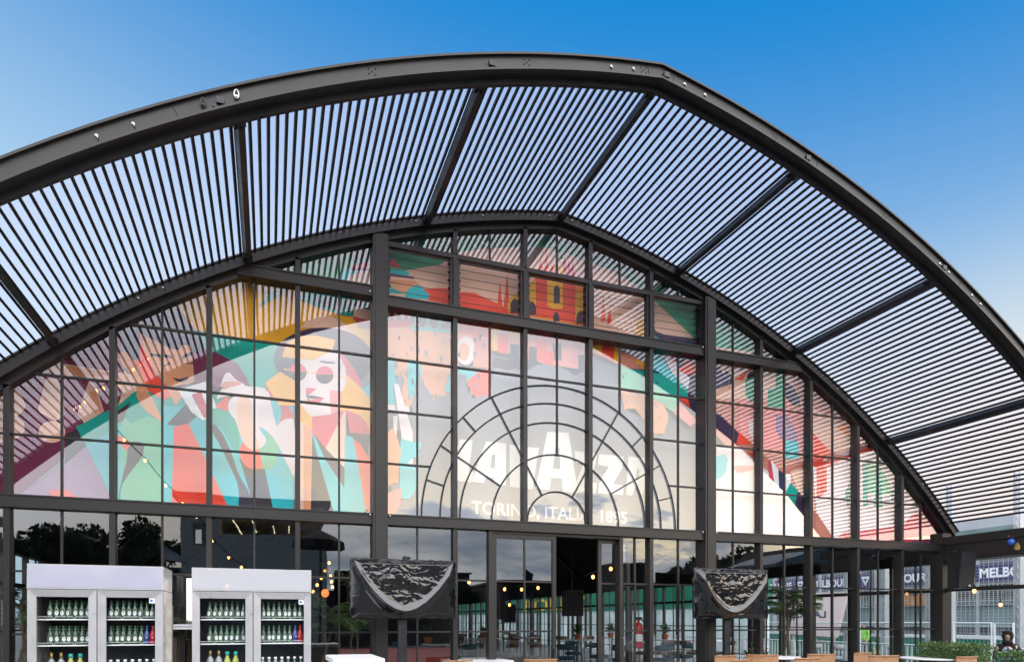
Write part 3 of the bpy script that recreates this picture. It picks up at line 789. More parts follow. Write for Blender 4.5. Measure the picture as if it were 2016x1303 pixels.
mp('pink', [(525, 570), (890, 620), (1240, 700), (1240, 870), (1000, 830), (890, 800), (525, 700)], c2)
mp('red', [(525, 590), (700, 600), (700, 690), (525, 660)], c2)
mp('pale', circ(560, 760, 55, 80), c2); mp('tan', circ(550, 765, 32, 50), c2)
mp('rose', [(610, 690), (705, 700), (705, 860), (600, 850)], c2)
mp('must', [(710, 620), (745, 625), (745, 760), (710, 760)], c2)
mp('must', [(800, 640), (860, 650), (860, 700), (800, 690)], c2)
for x, y in ((810, 720), (915, 735), (1050, 715), (1195, 780)): mp('slate', [(x, y), (x+50, y+4), (x+50, y+100), (x, y+96)], c2)
for x, y, c_ in ((740, 660, 'red'), (960, 700, 'red'), (1120, 740, 'pink'), (1000, 760, 'red')): mp(c_, [(x, y), (x+55, y+5), (x+55, y+120), (x, y+110)], c2)
mp('slate', [(720, 800), (890, 825), (1245, 890), (1245, 930), (890, 890), (720, 860)], c2)
mp('red', blob([(560, 900), (600, 860), (705, 870), (705, 1000), (640, 1040), (600, 1000), (570, 1030)], 7), c2)
mp('aqua', [(525, 860), (640, 868), (580, 920), (540, 960)], c2)
# worn grey field
mp('gray', blob([(300, 880), (340, 960), (380, 1030), (440, 1010), (500, 960), (525, 900), (560, 900), (600, 1030), (700, 1000), (710, 860), (890, 870), (1010, 830), (1100, 850), (1180, 900), (1260, 880), (1420, 960), (1480, 1100), (1600, 1150), (1720, 1250), (1900, 1300), (1900, 1800), (110, 1800), (160, 1400), (250, 1090)], 9, 4), c2)
for k in range(46):
    x = random.uniform(150, 700); y = random.uniform(640, 1120); s_ = random.uniform(3, 11)
    mp('gray' if k % 4 else 'slate', blob([(x-s_, y), (x, y-s_*2.4), (x+s_, y), (x+s_*.4, y+s_*2.6)], s_*.35, 2), c2)
mp('gray', blob([(180, 900), (200, 880), (210, 940), (190, 1030), (170, 1100), (190, 1200), (160, 1230), (165, 1050)], 5), c2)
mp('pale', [(150, 1130), (175, 1130), (165, 1290), (150, 1290)], c2)
mp('pale', [(90, 160), (115, 165), (190, 420), (190, 640), (160, 640)], (740, 700, 2.715))
mp('aqua', blob([(300, 780), (400, 800), (390, 860), (340, 900), (400, 960), (350, 1090), (290, 1090)], 9), (740-62, 560+20, 2.715))
mp('tan', blob([(55, 800), (90, 780), (130, 900), (110, 1060), (60, 1080)], 7), (740, 560, 2.715))
mp('pink', blob([(55, 1120), (130, 1095), (125, 1180), (90, 1235), (55, 1235)], 4), cM)
# ---- the arch band and coloured drips right of centre
mp('red', [(1100, 640), (1250, 700), (1420, 760), (1420, 840), (1250, 760), (1080, 680)], c2)
mp('orange', [(1000, 620), (1260, 700), (1330, 700), (1390, 740), (1260, 760), (1040, 650)], c2)
mp('dark', [(1195, 680), (1240, 690), (1240, 730), (1195, 715)], c2); mp('dark', [(1280, 695), (1325, 705), (1325, 740), (1280, 725)], c2)
mp('must', [(1270, 740), (1330, 700), (1330, 790), (1270, 760)], c2)
mp('red', [(0, 370), (110, 400), (110, 540), (0, 480)], cE)
mp('must', [(110, 400), (170, 430), (160, 560), (110, 540)], cE)
mp('rose', [(170, 430), (260, 480), (420, 560), (440, 620), (230, 600), (160, 560)], cE)
mp('must', [(310, 520), (420, 560), (410, 615), (370, 612), (350, 570), (310, 560)], cE)
mp('mint', [(170, 580), (230, 600), (410, 700), (620, 830), (700, 890), (660, 1000), (560, 940), (410, 830), (170, 790)], cE)
mp('teal', [(220, 600), (410, 630), (480, 640), (560, 660), (780, 800), (780, 870), (700, 900), (620, 840), (410, 710)], cE)
mp('aqua', [(460, 450), (530, 460), (630, 640), (780, 800), (560, 660), (460, 610)], cE)
mp('pale', [(530, 440), (600, 420), (700, 600), (800, 690), (780, 790), (640, 650)], cE)
mp('red', [(600, 470), (690, 500), (800, 540), (880, 560), (830, 660), (720, 640)], cE)
mp('pale', [(620, 520), (680, 560), (720, 660), (640, 620)], cE)
mp('slate', [(640, 480), (720, 470), (760, 560), (700, 600)], cE)
mp('purple', [(780, 800), (920, 860), (920, 1050), (800, 960), (780, 870)], cE)
mp('red', [(690, 870), (780, 870), (800, 960), (740, 920)], cE)
mp('tan', blob([(175, 800), (400, 840), (560, 930), (600, 1040), (560, 1200), (480, 1200), (400, 1100), (300, 960), (200, 980)], 9), cE)
mp('pink', blob([(650, 1000), (690, 900), (880, 1080), (800, 1130)], 6), cE)
for k in range(26):
    x = random.uniform(180, 620); y = random.uniform(600, 1150); s_ = random.uniform(3, 9)
    mp('slate' if y < 780 else 'gray', blob([(x-s_, y), (x, y-s_*2), (x+s_, y), (x, y+s_*2)], s_*.4, 2), cE)
# ---- right wing: green sky, giant letters, ribbons
mp('rose', [(50, 100), (400, 0), (700, 300), (1500, 1300), (700, 1300), (60, 640)], cG)
mp('green', [(60, -60), (320, -60), (470, 150), (430, 300), (330, 130), (60, 90)], cG)
mp('cream', [(60, 90), (360, 130), (560, 260), (560, 420), (60, 420)], cG)
mp('purple', [(1010, 600-20), (1050, 560), (1090, 640), (1180, 700), (1180, 740), (1010, 800)], (1180, 600, 4.653))
mp('navy', [(130, 230), (180, 280), (180, 310), (110, 300)], cG); mp('dark', circ(300, 290, 34, 44), cG)
mp('red', [(190, 290), (250, 250), (360, 190), (360, 220), (270, 250), (240, 300), (190, 300)], cG)
mp('green', [(255, 300), (330, 270), (370, 300), (360, 470), (300, 450), (258, 400)], cG)
mp('green', [(450, 240), (520, 250), (500, 480), (400, 470), (400, 360), (450, 350)], cG)
mp('pink', [(225, 420), (370, 470), (560, 490), (700, 490), (900, 620), (820, 760), (400, 760), (225, 640)], cG)
mp('pale', [(280, 560), (340, 540), (350, 620), (330, 700), (280, 640)], cG)
mp('lilac', [(450, 520), (520, 520), (590, 640), (590, 760), (500, 700), (450, 620)], cG)
mp('slate', [(500, 300), (560, 340), (640, 470), (560, 460), (500, 400)], cG)
mp('aqua', [(500, 680), (595, 690), (595, 800), (500, 800)], cG)
mp('cream', [(600, 420), (690, 480), (980, 640), (980, 780), (820, 760), (640, 620)], cG)
mp('orange', [(840, 600), (940, 560), (980, 620), (940, 680)], cG)
mp('purple', [(60, 510), (100, 520), (215, 640), (235, 700), (200, 705), (60, 600)], cG)
mp('red', [(215, 630), (300, 705), (210, 710), (200, 700)], cG)
mp('rose', [(215, 705), (365, 740), (365, 860), (300, 800)], cG)
mp('red', [(255, 760), (330, 765), (325, 825)], cG)
mp('pale', [(60, 720), (215, 720), (400, 880), (560, 1080), (680, 1240), (690, 1300), (60, 1300)], cG)
mp('aqua', [(60, 790), (120, 770), (145, 800), (130, 890), (90, 930), (60, 930)], cG)
mp('pink', blob([(180, 850), (300, 840), (320, 870), (200, 890)], 5), cG)
mp('crim', [(405, 800), (420, 810), (440, 950), (405, 920)], cG)
mp('white', [(418, 805), (465, 870), (470, 985), (440, 950)], cG)
mp('navy', [(468, 870), (512, 900), (512, 1010), (470, 985)], cG)
mp('white', [(512, 895), (545, 900), (545, 1010), (512, 1010)], cG)
mp('teal', [(545, 950), (590, 1000), (570, 1100), (512, 1010)], cG)
mp('purple', [(590, 1010), (680, 1080), (680, 1230), (570, 1100)], cG)
mp('rose', [(700, 1150), (760, 1200), (830, 1310), (700, 1310)], cG)
mp('cream', [(540, 880), (680, 830), (680, 1080), (590, 1000)], cG)
mp('dark', [(650, 850), (690, 850), (690, 880), (660, 885)], cG)
mp('pale', [(40, 380), (460, 330), (700, 350), (1180, 900), (1230, 1100), (240, 1130), (80, 880)], cK)
mp('red', [(40, 150), (120, 240), (210, 340), (80, 480), (40, 460)], cK)
mp('red', [(80, 440), (350, 370), (460, 330), (630, 280), (650, 315), (460, 350), (172, 480), (172, 700), (80, 760)], cK)
mp('rose', [(172, 350), (350, 370), (350, 400), (172, 440)], cK)
mp('teal', [(340, 700), (380, 620), (400, 460), (440, 450), (420, 700), (360, 840)], cK)
mp('mint', [(500, 440), (640, 440), (760, 640), (760, 720), (500, 700)], cK)
mp('teal', [(500, 470), (550, 460), (550, 820), (505, 840)], cK)
mp('teal', [(640, 470), (670, 480), (680, 840), (600, 830)], cK)
mp('aqua', [(760, 660), (800, 680), (860, 800), (900, 860), (760, 780)], cK)
mp('crim', [(250, 1130), (330, 1060), (850, 1010), (960, 900), (1060, 860), (1230, 1040), (1230, 1190), (250, 1190)], cK)
mp('maroon', [(900, 1160), (1160, 1080), (1180, 1180), (900, 1180)], cK)
mb_ = mural.build('mural_banner', MM, None, loc=(2.5, MY, 2.96))
tag(mb_, 'colourful printed mural of a man, a woman in a hat and a cathedral, behind glass', 'mural')
# lettering printed on it
def letters(name, polys, fr, m, dy=.075):
    L_ = MB()
    for pts in polys:
        P = [UP(fr[0]+x/fr[2], fr[1]+y/fr[2], MY-dy) for x, y in pts]; L_.flat(P)
    return L_.build(name, m, mb_)
W_ = mat('mural_lettering', (.66, .66, .67), .7)
letters('lettering', [
    [(533, 473), (607, 480), (583, 655), (612, 660), (600, 718), (478, 704)],                              # L
    [(682, 485), (798, 497), (793, 735), (728, 728), (727, 690), (682, 688), (668, 722), (602, 714)],       # A
    [(815, 503), (888, 512), (890, 610), (912, 516), (982, 522), (945, 757), (818, 742)],                   # V
    [(1030, 430), (1150, 436), (1205, 778), (1118, 768), (1112, 695), (1052, 692), (1040, 760), (964, 752)],# A
    [(1184, 540), (1312, 554), (1300, 625), (1262, 716), (1310, 722), (1302, 782), (1196, 770), (1200, 700), (1236, 610), (1190, 604)], # Z
    [(1322, 556), (1462, 572), (1452, 640), (1402, 726), (1462, 736), (1458, 790), (1318, 778), (1326, 718), (1378, 628), (1318, 618)], # Z
    [(1490, 570), (1586, 582), (1590, 720), (1565, 795), (1545, 745), (1528, 742), (1512, 792), (1478, 788)]], c3, W_)  # A
letters('lettering', [[(716, 560), (735, 562), (733, 640), (705, 636)], [(1075, 520), (1098, 522), (1104, 642), (1062, 638)], [(1538, 640), (1552, 642), (1550, 700), (1530, 698)]], c3, MM[MK.index('gray')], .0755)
vs, fs = text_mb('TORINO, ITALIA  1895', 1., .018)
wx = max(v[0] for v in vs)
a_ = UP(720+600/2.88, 700+893/2.88, MY-.075); b_ = UP(720+1482/2.88, 700+950/2.88, MY-.075)
k_ = (b_.x-a_.x)/wx
L_ = MB(); L_.add([(a_.x+v[0]*k_, MY-.075, a_.z+(b_.z-a_.z)*v[0]/wx+v[2]*k_*1.0) for v in vs], fs); L_.build('lettering', W_, mb_)
# ================================================================== IN FRONT OF THE GLASS
def hexa(r, g, b, k=1.): return tuple(v*k for v in hexc(r, g, b))
M['alu'] = mat('brushed_aluminium', (.42, .42, .43), .35, .3, .05, 6.)
M['lilac'] = mat('header_panel_lilac', hexa(168, 169, 186), .18, 0, .03, 2., coat=.5)
M['pgrey'] = mat('header_panel_grey', hexa(176, 177, 183), .18, 0, .03, 2., coat=.5)
M['fwhite'] = mat('fridge_enamel', (.43, .43, .44), .3, 0, .06, 4.)
M['inner'] = mat('fridge_lining', (.035, .04, .045), .5)
M['wire'] = mat('white_wire', (.75, .76, .76), .4)
M['green_g'] = mat('green_bottle_glass', (.012, .045, .022), .12, 0, .2, 20., coat=.6)
M['label_b'] = mat('beer_label', (.075, .13, .09), .4, 0, .4, 60.)
M['redstar'] = mat('red_star', (.35, .03, .03), .4)
M['sticker'] = mat('sticker_white', (.75, .78, .80), .4); M['blue'] = mat('sticker_blue', (.02, .16, .45), .4)
M['navyg'] = mat('blue_bottle_glass', (.03, .05, .20), .15, coat=.5); M['redb'] = mat('red_bottle', (.42, .012, .02), .25)
M['gold'] = mat('gold_foil', (.45, .30, .10), .3, .7); M['aquac'] = mat('aqua_cap', (.03, .42, .42), .3); M['clearg'] = mat('clear_bottle', (.28, .30, .30), .12, coat=.5)
M['yellowg'] = mat('pale_yellow_juice', (.40, .42, .10), .2)
def fridge(x0, x1, y0, label, panel):
    D_ = .66; H = 2.215; t = thing('display_fridge', label, 'fridge', ((x0+x1)/2, y0+D_/2, 0), 0, 'glass door fridges')
    zt = 1.962
    c = MB()
    c.box(x0, x0+.03, y0+.03, y0+D_, .1, zt).box(x1-.03, x1, y0+.03, y0+D_, .1, zt).box(x0+.03, x1-.03, y0+D_-.03, y0+D_, .1, zt)
    c.box(x0+.03, x1-.03, y0+.03, y0+D_-.03, .1, .22).box(x0+.03, x1-.03, y0+.03, y0+D_-.03, zt-.03, zt)
    c.box(x0+.02, x1-.02, y0+.05, y0+D_-.02, .0, .098)
    c.build('cabinet', M['fwhite'], t)
    MB().box(x0+.0305, x1-.0305, y0+D_-.05, y0+D_-.031, .22, zt-.031).build('back_lining', M['inner'], t)
    h = MB(); h.prism([(x0, y0-.01, zt+.006), (x0, y0+.0, H), (x0, y0+D_, H), (x0, y0+D_, zt+.006)], (x1-x0, 0, 0)); hp = h.build('header', M['fwhite'], t)
    MB().add([(x0+.012, y0-.0125, zt+.02), (x1-.012, y0-.0125, zt+.02), (x1-.012, y0-.0035, H-.012), (x0+.012, y0-.0035, H-.012)], [(0, 1, 2, 3)]).build('header_panel', panel, hp)
    xm = (x0+x1)/2
    for k, (a, b) in enumerate(((x0+.004, xm-.004), (xm+.004, x1-.004))):
        f = MB(); fw = .074
        z0, z1 = .2, zt
        # bevelled frame section
        for (p, q, r_, s_) in (((a, z0), (b, z0), (b-fw, z0+fw), (a+fw, z0+fw)), ((b, z0), (b, z1), (b-fw, z1-fw), (b-fw, z0+fw)), ((b, z1), (a, z1), (a+fw, z1-fw), (b-fw, z1-fw)), ((a, z1), (a, z0), (a+fw, z0+fw), (a+fw, z1-fw))):
            y_o, y_i = y0-.012, y0-.002
            f.add([(p[0], y_o, p[1]), (q[0], y_o, q[1]), (r_[0], y_i, r_[1]), (s_[0], y_i, s_[1]), (p[0], y0+.028, p[1]), (q[0], y0+.028, q[1]), (r_[0], y0+.028, r_[1]), (s_[0], y0+.028, s_[1])],
                  [(0, 1, 2, 3), (4, 7, 6, 5), (0, 4, 5, 1), (3, 2, 6, 7)])
        d = f.build('door', M['alu'], t)
        MB().add([(a+fw, y0+.01, z0+fw), (b-fw, y0+.01, z0+fw), (b-fw, y0+.01, z1-fw), (a+fw, y0+.01, z1-fw)], [(0, 1, 2, 3)]).build('pane', M['clear'], d)
        if k == 1:
            sx = b-fw-.028
            MB().box(sx-.028, sx+.026, y0+.004, y0+.0085, z1-fw-.058, z1-fw-.003).build('sticker', M['sticker'], d)
            MB().prism([(sx-.018, y0+.0035, z1-fw-.048), (sx+.014, y0+.0035, z1-fw-.032), (sx-.018, y0+.0035, z1-fw-.012)], (0, -.001, 0)).build('sticker_mark', M['blue'], d)
        for zs in (1.666, 1.402, 1.035):
            s = MB().box(a+.03, b-.03, y0+.06, y0+.5, zs-.004, zs)
            s.bar((a+.02, y0+.052, zs-.006), (b-.02, y0+.052, zs-.006), .006, .012)
            L_ = (b-a-.06)/3
            for j in range(3):
                p0 = a+.03+j*L_
                s.tube([(p0+.004, y0+.05, zs+.0), (p0+.012, y0+.05, zs+.022), (p0+L_-.012, y0+.05, zs+.022), (p0+L_-.004, y0+.05, zs)], .0024, 5)
            s.build('shelf', M['wire'], t)
    return t, xm, y0
protos = {}
BG = 'bottles on the fridge shelves'
def bottle(kind, x, y, z, label):
    if kind not in protos:
        m = MB()
        if kind in ('beer', 'blue', 'redb'):
            m.lathe((x, y, z), [(.001, 0), (.026, 0), (.029, .008), (.029, .095), (.026, .115), (.014, .140), (.011, .175), (.0125, .178), (.0125, .192), (.001, .194)], 12, 0)
            m.lathe((x, y, z), [(.0292, .022), (.0296, .024), (.0296, .088), (.0292, .09)], 12, 1)
            m.lathe((x, y, z), [(.0148, .142), (.0125, .168)], 10, 1)
            m.ell((x, y-.0285, z+.058), (.017, .004, .024), 10, 6, 3).ell((x, y-.0325, z+.066), (.006, .002, .006), 8, 4, 2)
            mats = {'beer': [M['green_g'], M['label_b'], M['redstar'], M['sticker']], 'blue': [M['navyg'], M['navyg'], M['sticker'], M['navyg']], 'redb': [M['redb'], M['redb'], M['sticker'], M['redb']]}[kind]
        elif kind == 'wine':
            m.lathe((x, y, z), [(.001, 0), (.036, 0), (.038, .01), (.038, .17), (.030, .20), (.015, .225), (.013, .285), (.001, .287)], 12, 0)
            m.lathe((x, y, z), [(.0155, .225), (.0145, .29), (.001, .2905)], 10, 1)
            mats = [M['clearg'], M['gold'], M['gold']]
        elif kind == 'juice':
            m.lathe((x, y, z), [(.001, 0), (.036, 0), (.038, .01), (.038, .15), (.030, .19), (.018, .215), (.018, .24), (.001, .241)], 12, 0)
            m.lathe((x, y, z), [(.0205, .232), (.0205, .275), (.001, .276)], 10, 1)
            mats = [M['yellowg'], M['aquac'], M['gold']]
        else:
            m.lathe((x, y, z), [(.001, 0), (.030, 0), (.032, .01), (.032, .12), (.022, .155), (.013, .17), (.013, .195), (.001, .196)], 12, 0)
            m.lathe((x, y, z), [(.016, .18), (.016, .207), (.001, .208)], 10, 1)
            mats = {'water': [M['clearg'], M['sticker'], M['sticker']], 'soda': [M['green_g'], M['sticker'], M['sticker']]}[kind]
        o = m.build('bottle', mats, None, True, loc=(x, y, z)); protos[kind] = o
        tag(o, label, 'bottle', BG); return o
    c = protos[kind].copy(); COL.objects.link(c); c.location = (x, y, z); tag(c, label, 'bottle', BG); c.rotation_euler.z = random.uniform(-.5, .5); return c
FW = {}
for fx0, fx1, fy, side, lab, pan in ((-3.585, -2.375, -.85, 'left', 'tall two door drinks fridge with lilac header panel, left of the other fridge', M['lilac']),
                                    (-2.105, -.885, -.85, 'right', 'tall two door drinks fridge with grey header panel, beside the white counter', M['pgrey'])):
    t, xm, y0 = fridge(fx0, fx1, fy, lab, pan)
    for half, (a, b) in enumerate(((fx0+.14, xm-.075), (xm+.075, fx1-.085))):
        n = 7 if half == 0 else 8
        hs = 'left' if half == 0 else 'right'
        for row, zs in ((0, 1.6665), (1, 1.4025)):
            for k in range(n):
                x = a+(b-a)*(k+.5)/n
                for dpt in (0, 1):
                    kind = 'beer'; y = y0+.11+dpt*.10
                    if row == 1 and half == 1 and k >= 6:
                        kind = 'blue' if k == 6 else 'redb'
                        if dpt: continue
                    rr = ('top', 'second')[row]
                    hd = 'lilac' if side == 'left' else 'grey'
                    lb = ('green beer bottle, %s row, %s shelf, behind the %s door of the %s headed fridge' % (('front', 'back')[dpt], rr, hs, hd)) if kind == 'beer' else \
                         ('%s bottle on the second shelf of the %s headed fridge' % ({'blue': 'dark blue', 'redb': 'red topped'}[kind], hd))
                    bottle(kind, x+random.uniform(-.003, .003), y, zs, lb)
        zs = 1.0355
        if half == 0:
            for k, kd in enumerate(('wine', 'wine', 'juice', 'juice')):
                bottle(kd, a+.03+(b-a)*k/4.6, y0+.14, zs, {'wine': 'gold foiled wine bottle, low shelf of the %s headed fridge', 'juice': 'yellow bottle with an aqua cap on the low shelf of the %s headed fridge'}[kd] % ('lilac' if side == 'left' else 'grey'))
        else:
            for k in range(7):
                kd = 'water' if k < 4 else 'soda'
                bottle(kd, a+.02+(b-a-.04)*k/6, y0+.12, zs, {'water': 'clear water bottle on the low right shelf of the %s headed fridge', 'soda': 'green soda bottle with white cap, low right shelf of the %s headed fridge'}[kd] % ('lilac' if side == 'left' else 'grey'))
for o in [o for o in COL.objects if o.name.startswith('bottle')]:
    pass

# plastic wrapped televisions on posts
film_m = mat('black_shrink_film', (.005, .005, .006), .08, 0, 0, 1., spec=.8, coat=.35)
def tv(cx_, y, z0, z1, w_, label, cr):
    t = thing('wrapped_television', label, 'television', (cx_, y+.1, 0), 0, 'plastic wrapped televisions')
    MB().box(cx_-w_/2+.03, cx_+w_/2-.03, y-.015, y+.05, z0+.03, z1-.03).build('screen', M['blackp'], t)
    # loose film: crumpled in the middle top, pulled tight along two curves from the top corners
    nx, ny = 220, 130; m = MB(); vs = []
    rnd = random.Random(cr)
    from mathutils import noise
    for j in range(ny+1):
        v = j/ny
        for i in range(nx+1):
            u = i/nx; X = cx_-w_/2+w_*u; Z = z0+(z1-z0)*v
            curve = .10+.88*abs(2*u-1)**1.85           # v of the sagging fold
            d = v-curve
            inside = max(0., min(1., (d-.06)*4))
            fold = math.exp(-(d/.10)**2)*.045*(1-.2*abs(2*u-1))
            rg = lambda f, o, s: (1-min(1, abs(noise.noise(Vector((u*f*1.6+o, v*f, s))))*2.2))**3
            wu = u+noise.noise(Vector((u*6, v*5, cr)))*.05; wv = v+noise.noise(Vector((u*6, v*5, cr+4)))*.07
            v1 = noise.voronoi(Vector((wu*11+cr, wv*8, .5)))[0]; v2 = noise.voronoi(Vector((wu*24+cr, wv*17, 2.5)))[0]
            cn = (v1[1]-v1[0])*.016*(.4+abs(noise.noise(Vector((u*5, v*4, cr+8))))*2.2)+(v2[1]-v2[0])*.005+noise.noise(Vector((u*6, v*4+cr, 4.)))*.022
            ripple = noise.noise(Vector((u*3+cr, v*2, 5.)))*.006+.075*v
            edge = min(u, 1-u, v, 1-v)*12; e_ = min(1, edge)
            Y = y-.028-(fold+cn*(inside*1.1+.12)+ripple+noise.noise(Vector((u*5, v*7, 9.+cr)))*.0012)*e_-.012*e_
            wb = .006*math.sin(u*23+cr)*(1 if j in (0, ny) else 0)
            vs.append((X, Y, Z+wb))
    fs = [(j*(nx+1)+i, j*(nx+1)+i+1, (j+1)*(nx+1)+i+1, (j+1)*(nx+1)+i) for j in range(ny) for i in range(nx)]
    m.add(vs, fs); m.build('film_cover', film_m, t, True)
    e = MB(); r_ = .013
    loop = []
    for k in range(40): loop.append((cx_-w_/2+w_*k/40, y-.01, z1+.004*math.sin(k*1.9)))
    for k in range(24): loop.append((cx_+w_/2+.004*math.sin(k*2.3), y-.01, z1-(z1-z0)*k/24))
    for k in range(40): loop.append((cx_+w_/2-w_*k/40, y-.01, z0+.003*math.sin(k*2.1)))
    for k in range(24): loop.append((cx_-w_/2+.004*math.sin(k*1.7), y-.01, z0+(z1-z0)*k/24))
    e.tube(loop, [r_*(1+.35*math.sin(k*1.3)) for k in range(len(loop))], 7, 0, True); e.build('hem', M['blackp'], t, True)
    MB().box(cx_-w_/2+.01, cx_+w_/2-.01, y+.0, y+.055, z0+.01, z1-.01).build('back_wrap', film_m, t)
    MB().box(cx_-.055, cx_+.045, y+.07, y+.13, 0, z1-.1).box(cx_-.2, cx_+.2, y+.056, y+.069, z0+.15, z1-.15).build('post', M['steel2'], t)
    MB().ell((cx_+.03, y+.02, z1+.03), (.05, .035, .022), 10, 6).build('bracket_knob', M['blackp'], t, True)
tv(.14, -1.0, 1.685, 2.345, 1.21, 'left television in black plastic wrap with an orange glinting fold', 3)
tv(5.08, -.5, 1.69, 2.40, 1.29, 'right television in black plastic wrap beside the palm plant', 11)

# white counter
P1 = UZ(641, 1288, 1.30); P2 = UZ(735, 1288, 1.30); P3 = UZ(766, 1303, 1.30)
ct = thing('service_counter', 'white topped service counter right of the fridges', 'counter', ((P1.x+P2.x)/2, P1.y-.4, 0))
MB().box(P1.x, P2.x, P1.y-.9, P1.y, 1.255, 1.30).build('counter_top', M['wtop'], ct)
MB().box(P1.x+.03, P2.x-.03, P1.y-.86, P1.y-.03, 0, 1.254).build('counter_body', mat('grey_panel', (.14, .14, .15), .5, 0, .1), ct)
# between the fridges: stacked boards, a table top and a red chair
bx_ = MB()
for k in range(5):
    q = UP(332+9*k, 1250+3*k, -.55+.08*k); bx_.box(q.x, q.x+.035, q.y, q.y+.5, .0, q.z)
tag(bx_.build('stacked_boards', mat('brown_boards', (.10, .075, .05), .7, 0, .3, 5.), loc=(-2.2, -.3, 0)), 'upright brown boards stacked between the two fridges', 'boards')
q = UP(354, 1236, -.6); tb = thing('side_table', 'pale stacked table top in the gap between the fridges', 'table', (q.x, q.y+.25, 0))
MB().box(q.x-.17, q.x+.17, q.y, q.y+.5, q.z-.012, q.z+.012).box(q.x-.15, q.x+.16, q.y+.02, q.y+.48, q.z+.02, q.z+.042).build('table_top', M['wtop'], tb); MB().box(q.x-.03, q.x+.03, q.y+.2, q.y+.26, 0, q.z-.013).build('leg', M['steel'], tb)
q = UP(322, 1190, -.75); tag(MB().box(-2.374, -2.315, -.72, -.60, 0, q.z).build('white_pillar', mat('weathered_white_timber', (.45, .43, .38), .7, 0, .35, 12.), loc=(-2.34, -.66, 0)), 'narrow weathered white timber post against the right side of the lilac headed fridge', 'post')
q = UP(367, 1232, .5); q2 = UP(382, 1138, .5)
tag(MB().box(q.x, q2.x+.3, .5, .54, q.z, q2.z).build('light_panel', mat('lit_panel', (.8, .75, .7), .4, emit=(1, .86, .8), estr=1.3), loc=(q.x, .5, q.z)), 'bright narrow lit panel between the two fridges', 'screen')
q = UP(372, 1258, .3); rc = thing('red_chair', 'red chair back seen low between the two fridges', 'chair', (q.x+.2, .3, 0))
MB().box(q.x, q.x+.42, .3, .35, q.z-.3, q.z).build('backrest', M['redb'], rc); MB().box(q.x, q.x+.42, .35, .75, q.z-.42, q.z-.36).build('seat', M['redb'], rc)
for a in (q.x, q.x+.39):
    for b in (.36, .70): MB().box(a, a+.028, b, b+.028, 0, q.z-.42).build('leg', M['steel'], rc)

# bistro tables and rattan chairs in front of the facade
M['rattan'] = mat('woven_rattan', (.42, .22, .11), .6, 0, .25, 40., .8, 180.)
M['orange_leg'] = mat('orange_leg', (.55, .08, .02), .4)
def rtable(x, y, z, r, label, leg='orange_leg', group='round white topped tables in front of the glass'):
    t = thing('round_table', label, 'table', (x, y, 0), 0, group)
    MB().lathe((x, y, z), [(.001, -.028), (r-.012, -.028), (r, -.018), (r, -.008), (r-.008, 0), (.001, 0)], 40).build('table_top', M['wtop'], t, False)
    MB().lathe((x, y, 0), [(.001, 0), (.24, 0), (.24, .015), (.035, .03), (.035, z-.0285), (.001, z-.0285)], 16).build('leg', M[leg], t, False)
    return t
def rchair(x, y, zt, rz, label):
    t = thing('rattan_chair', label, 'chair', (x, y, 0), rz, 'rattan chairs by the round tables')
    w_ = .24
    m = MB(); pts = []
    # curved woven back
    for s_, r_ in ((0, .0), (1, .025)):
        pts.append([(x+math.sin(a)*(w_+r_*.5), y+.20-math.cos(a)*(.10+r_)+.04, 0) for a in [R(-70+140*k/10) for k in range(11)]])
    ins, outs = pts
    ring = ins+outs[::-1]
    m.rings([[(p[0], p[1], z) for p in ring] for z in (zt-.27, zt-.02)]); m.rings([[(p[0], p[1], z) for p in ring] for z in (zt-.021, zt)])
    m.build('backrest', M['rattan'], t)
    MB().tube([(p[0], p[1], zt+.004) for p in outs], .012, 6).build('top_rail', M['rattan'], t, True)
    MB().box(x-w_, x+w_, y-.22, y+.2, zt-.42, zt-.37).build('seat', M['rattan'], t)
    for a in (-1, 1):
        for b in (-.2, .2): MB().tube([(x+a*(w_-.02), y+b, zt-.42), (x+a*w_, y+b*1.1, 0)], .013, 6).build('leg', M['rattan'], t)
    return t
def at_depth(x, y, z):      # pixel x, height z, image row y -> position
    return UZ(x, y, z)
for (xp, yp, z, r, lab) in ((947, 1299.5, 1.12, .44, 'round white table low in the middle, left of the open doorway'), (1521, 1291.5, 1.08, .42, 'round white table below the right television'), (1838, 1293.5, 1.08, .46, 'round white table in front of the clipped hedge')):
    p = UZ(xp, yp, z); rtable(p.x, p.y, z, r, lab)
for (xp, yp, z, rz, lab) in ((893, 1297, 1.13, .3, 'rattan chair back at the left edge of the middle round table'), (1066, 1299, 1.12, -.1, 'rattan chair back just right of the middle round table'),
                         (1427, 1290, 1.12, .25, 'rattan chair back left of the table below the right television'), (1458, 1287, 1.12, -.5, 'rattan chair back touching the table below the right television'),
                         (1612, 1297, 1.12, .1, 'rattan chair back lowest in the frame right of the palm'), (1632, 1289, 1.12, -.2, 'rattan chair back behind another, right of the palm'),
                         (1722, 1286, 1.13, .2, 'rattan chair back left of the table by the hedge'), (1757, 1292, 1.13, -.25, 'rattan chair back nearest the table by the hedge'), (1931, 1294, 1.13, .1, 'rattan chair back right of the table by the hedge'), (1482, 1300, 1.12, .4, 'low rattan chair back under the right television')):
    p = UZ(xp, yp, z); rchair(p.x, min(p.y, -.55), z, rz, lab)

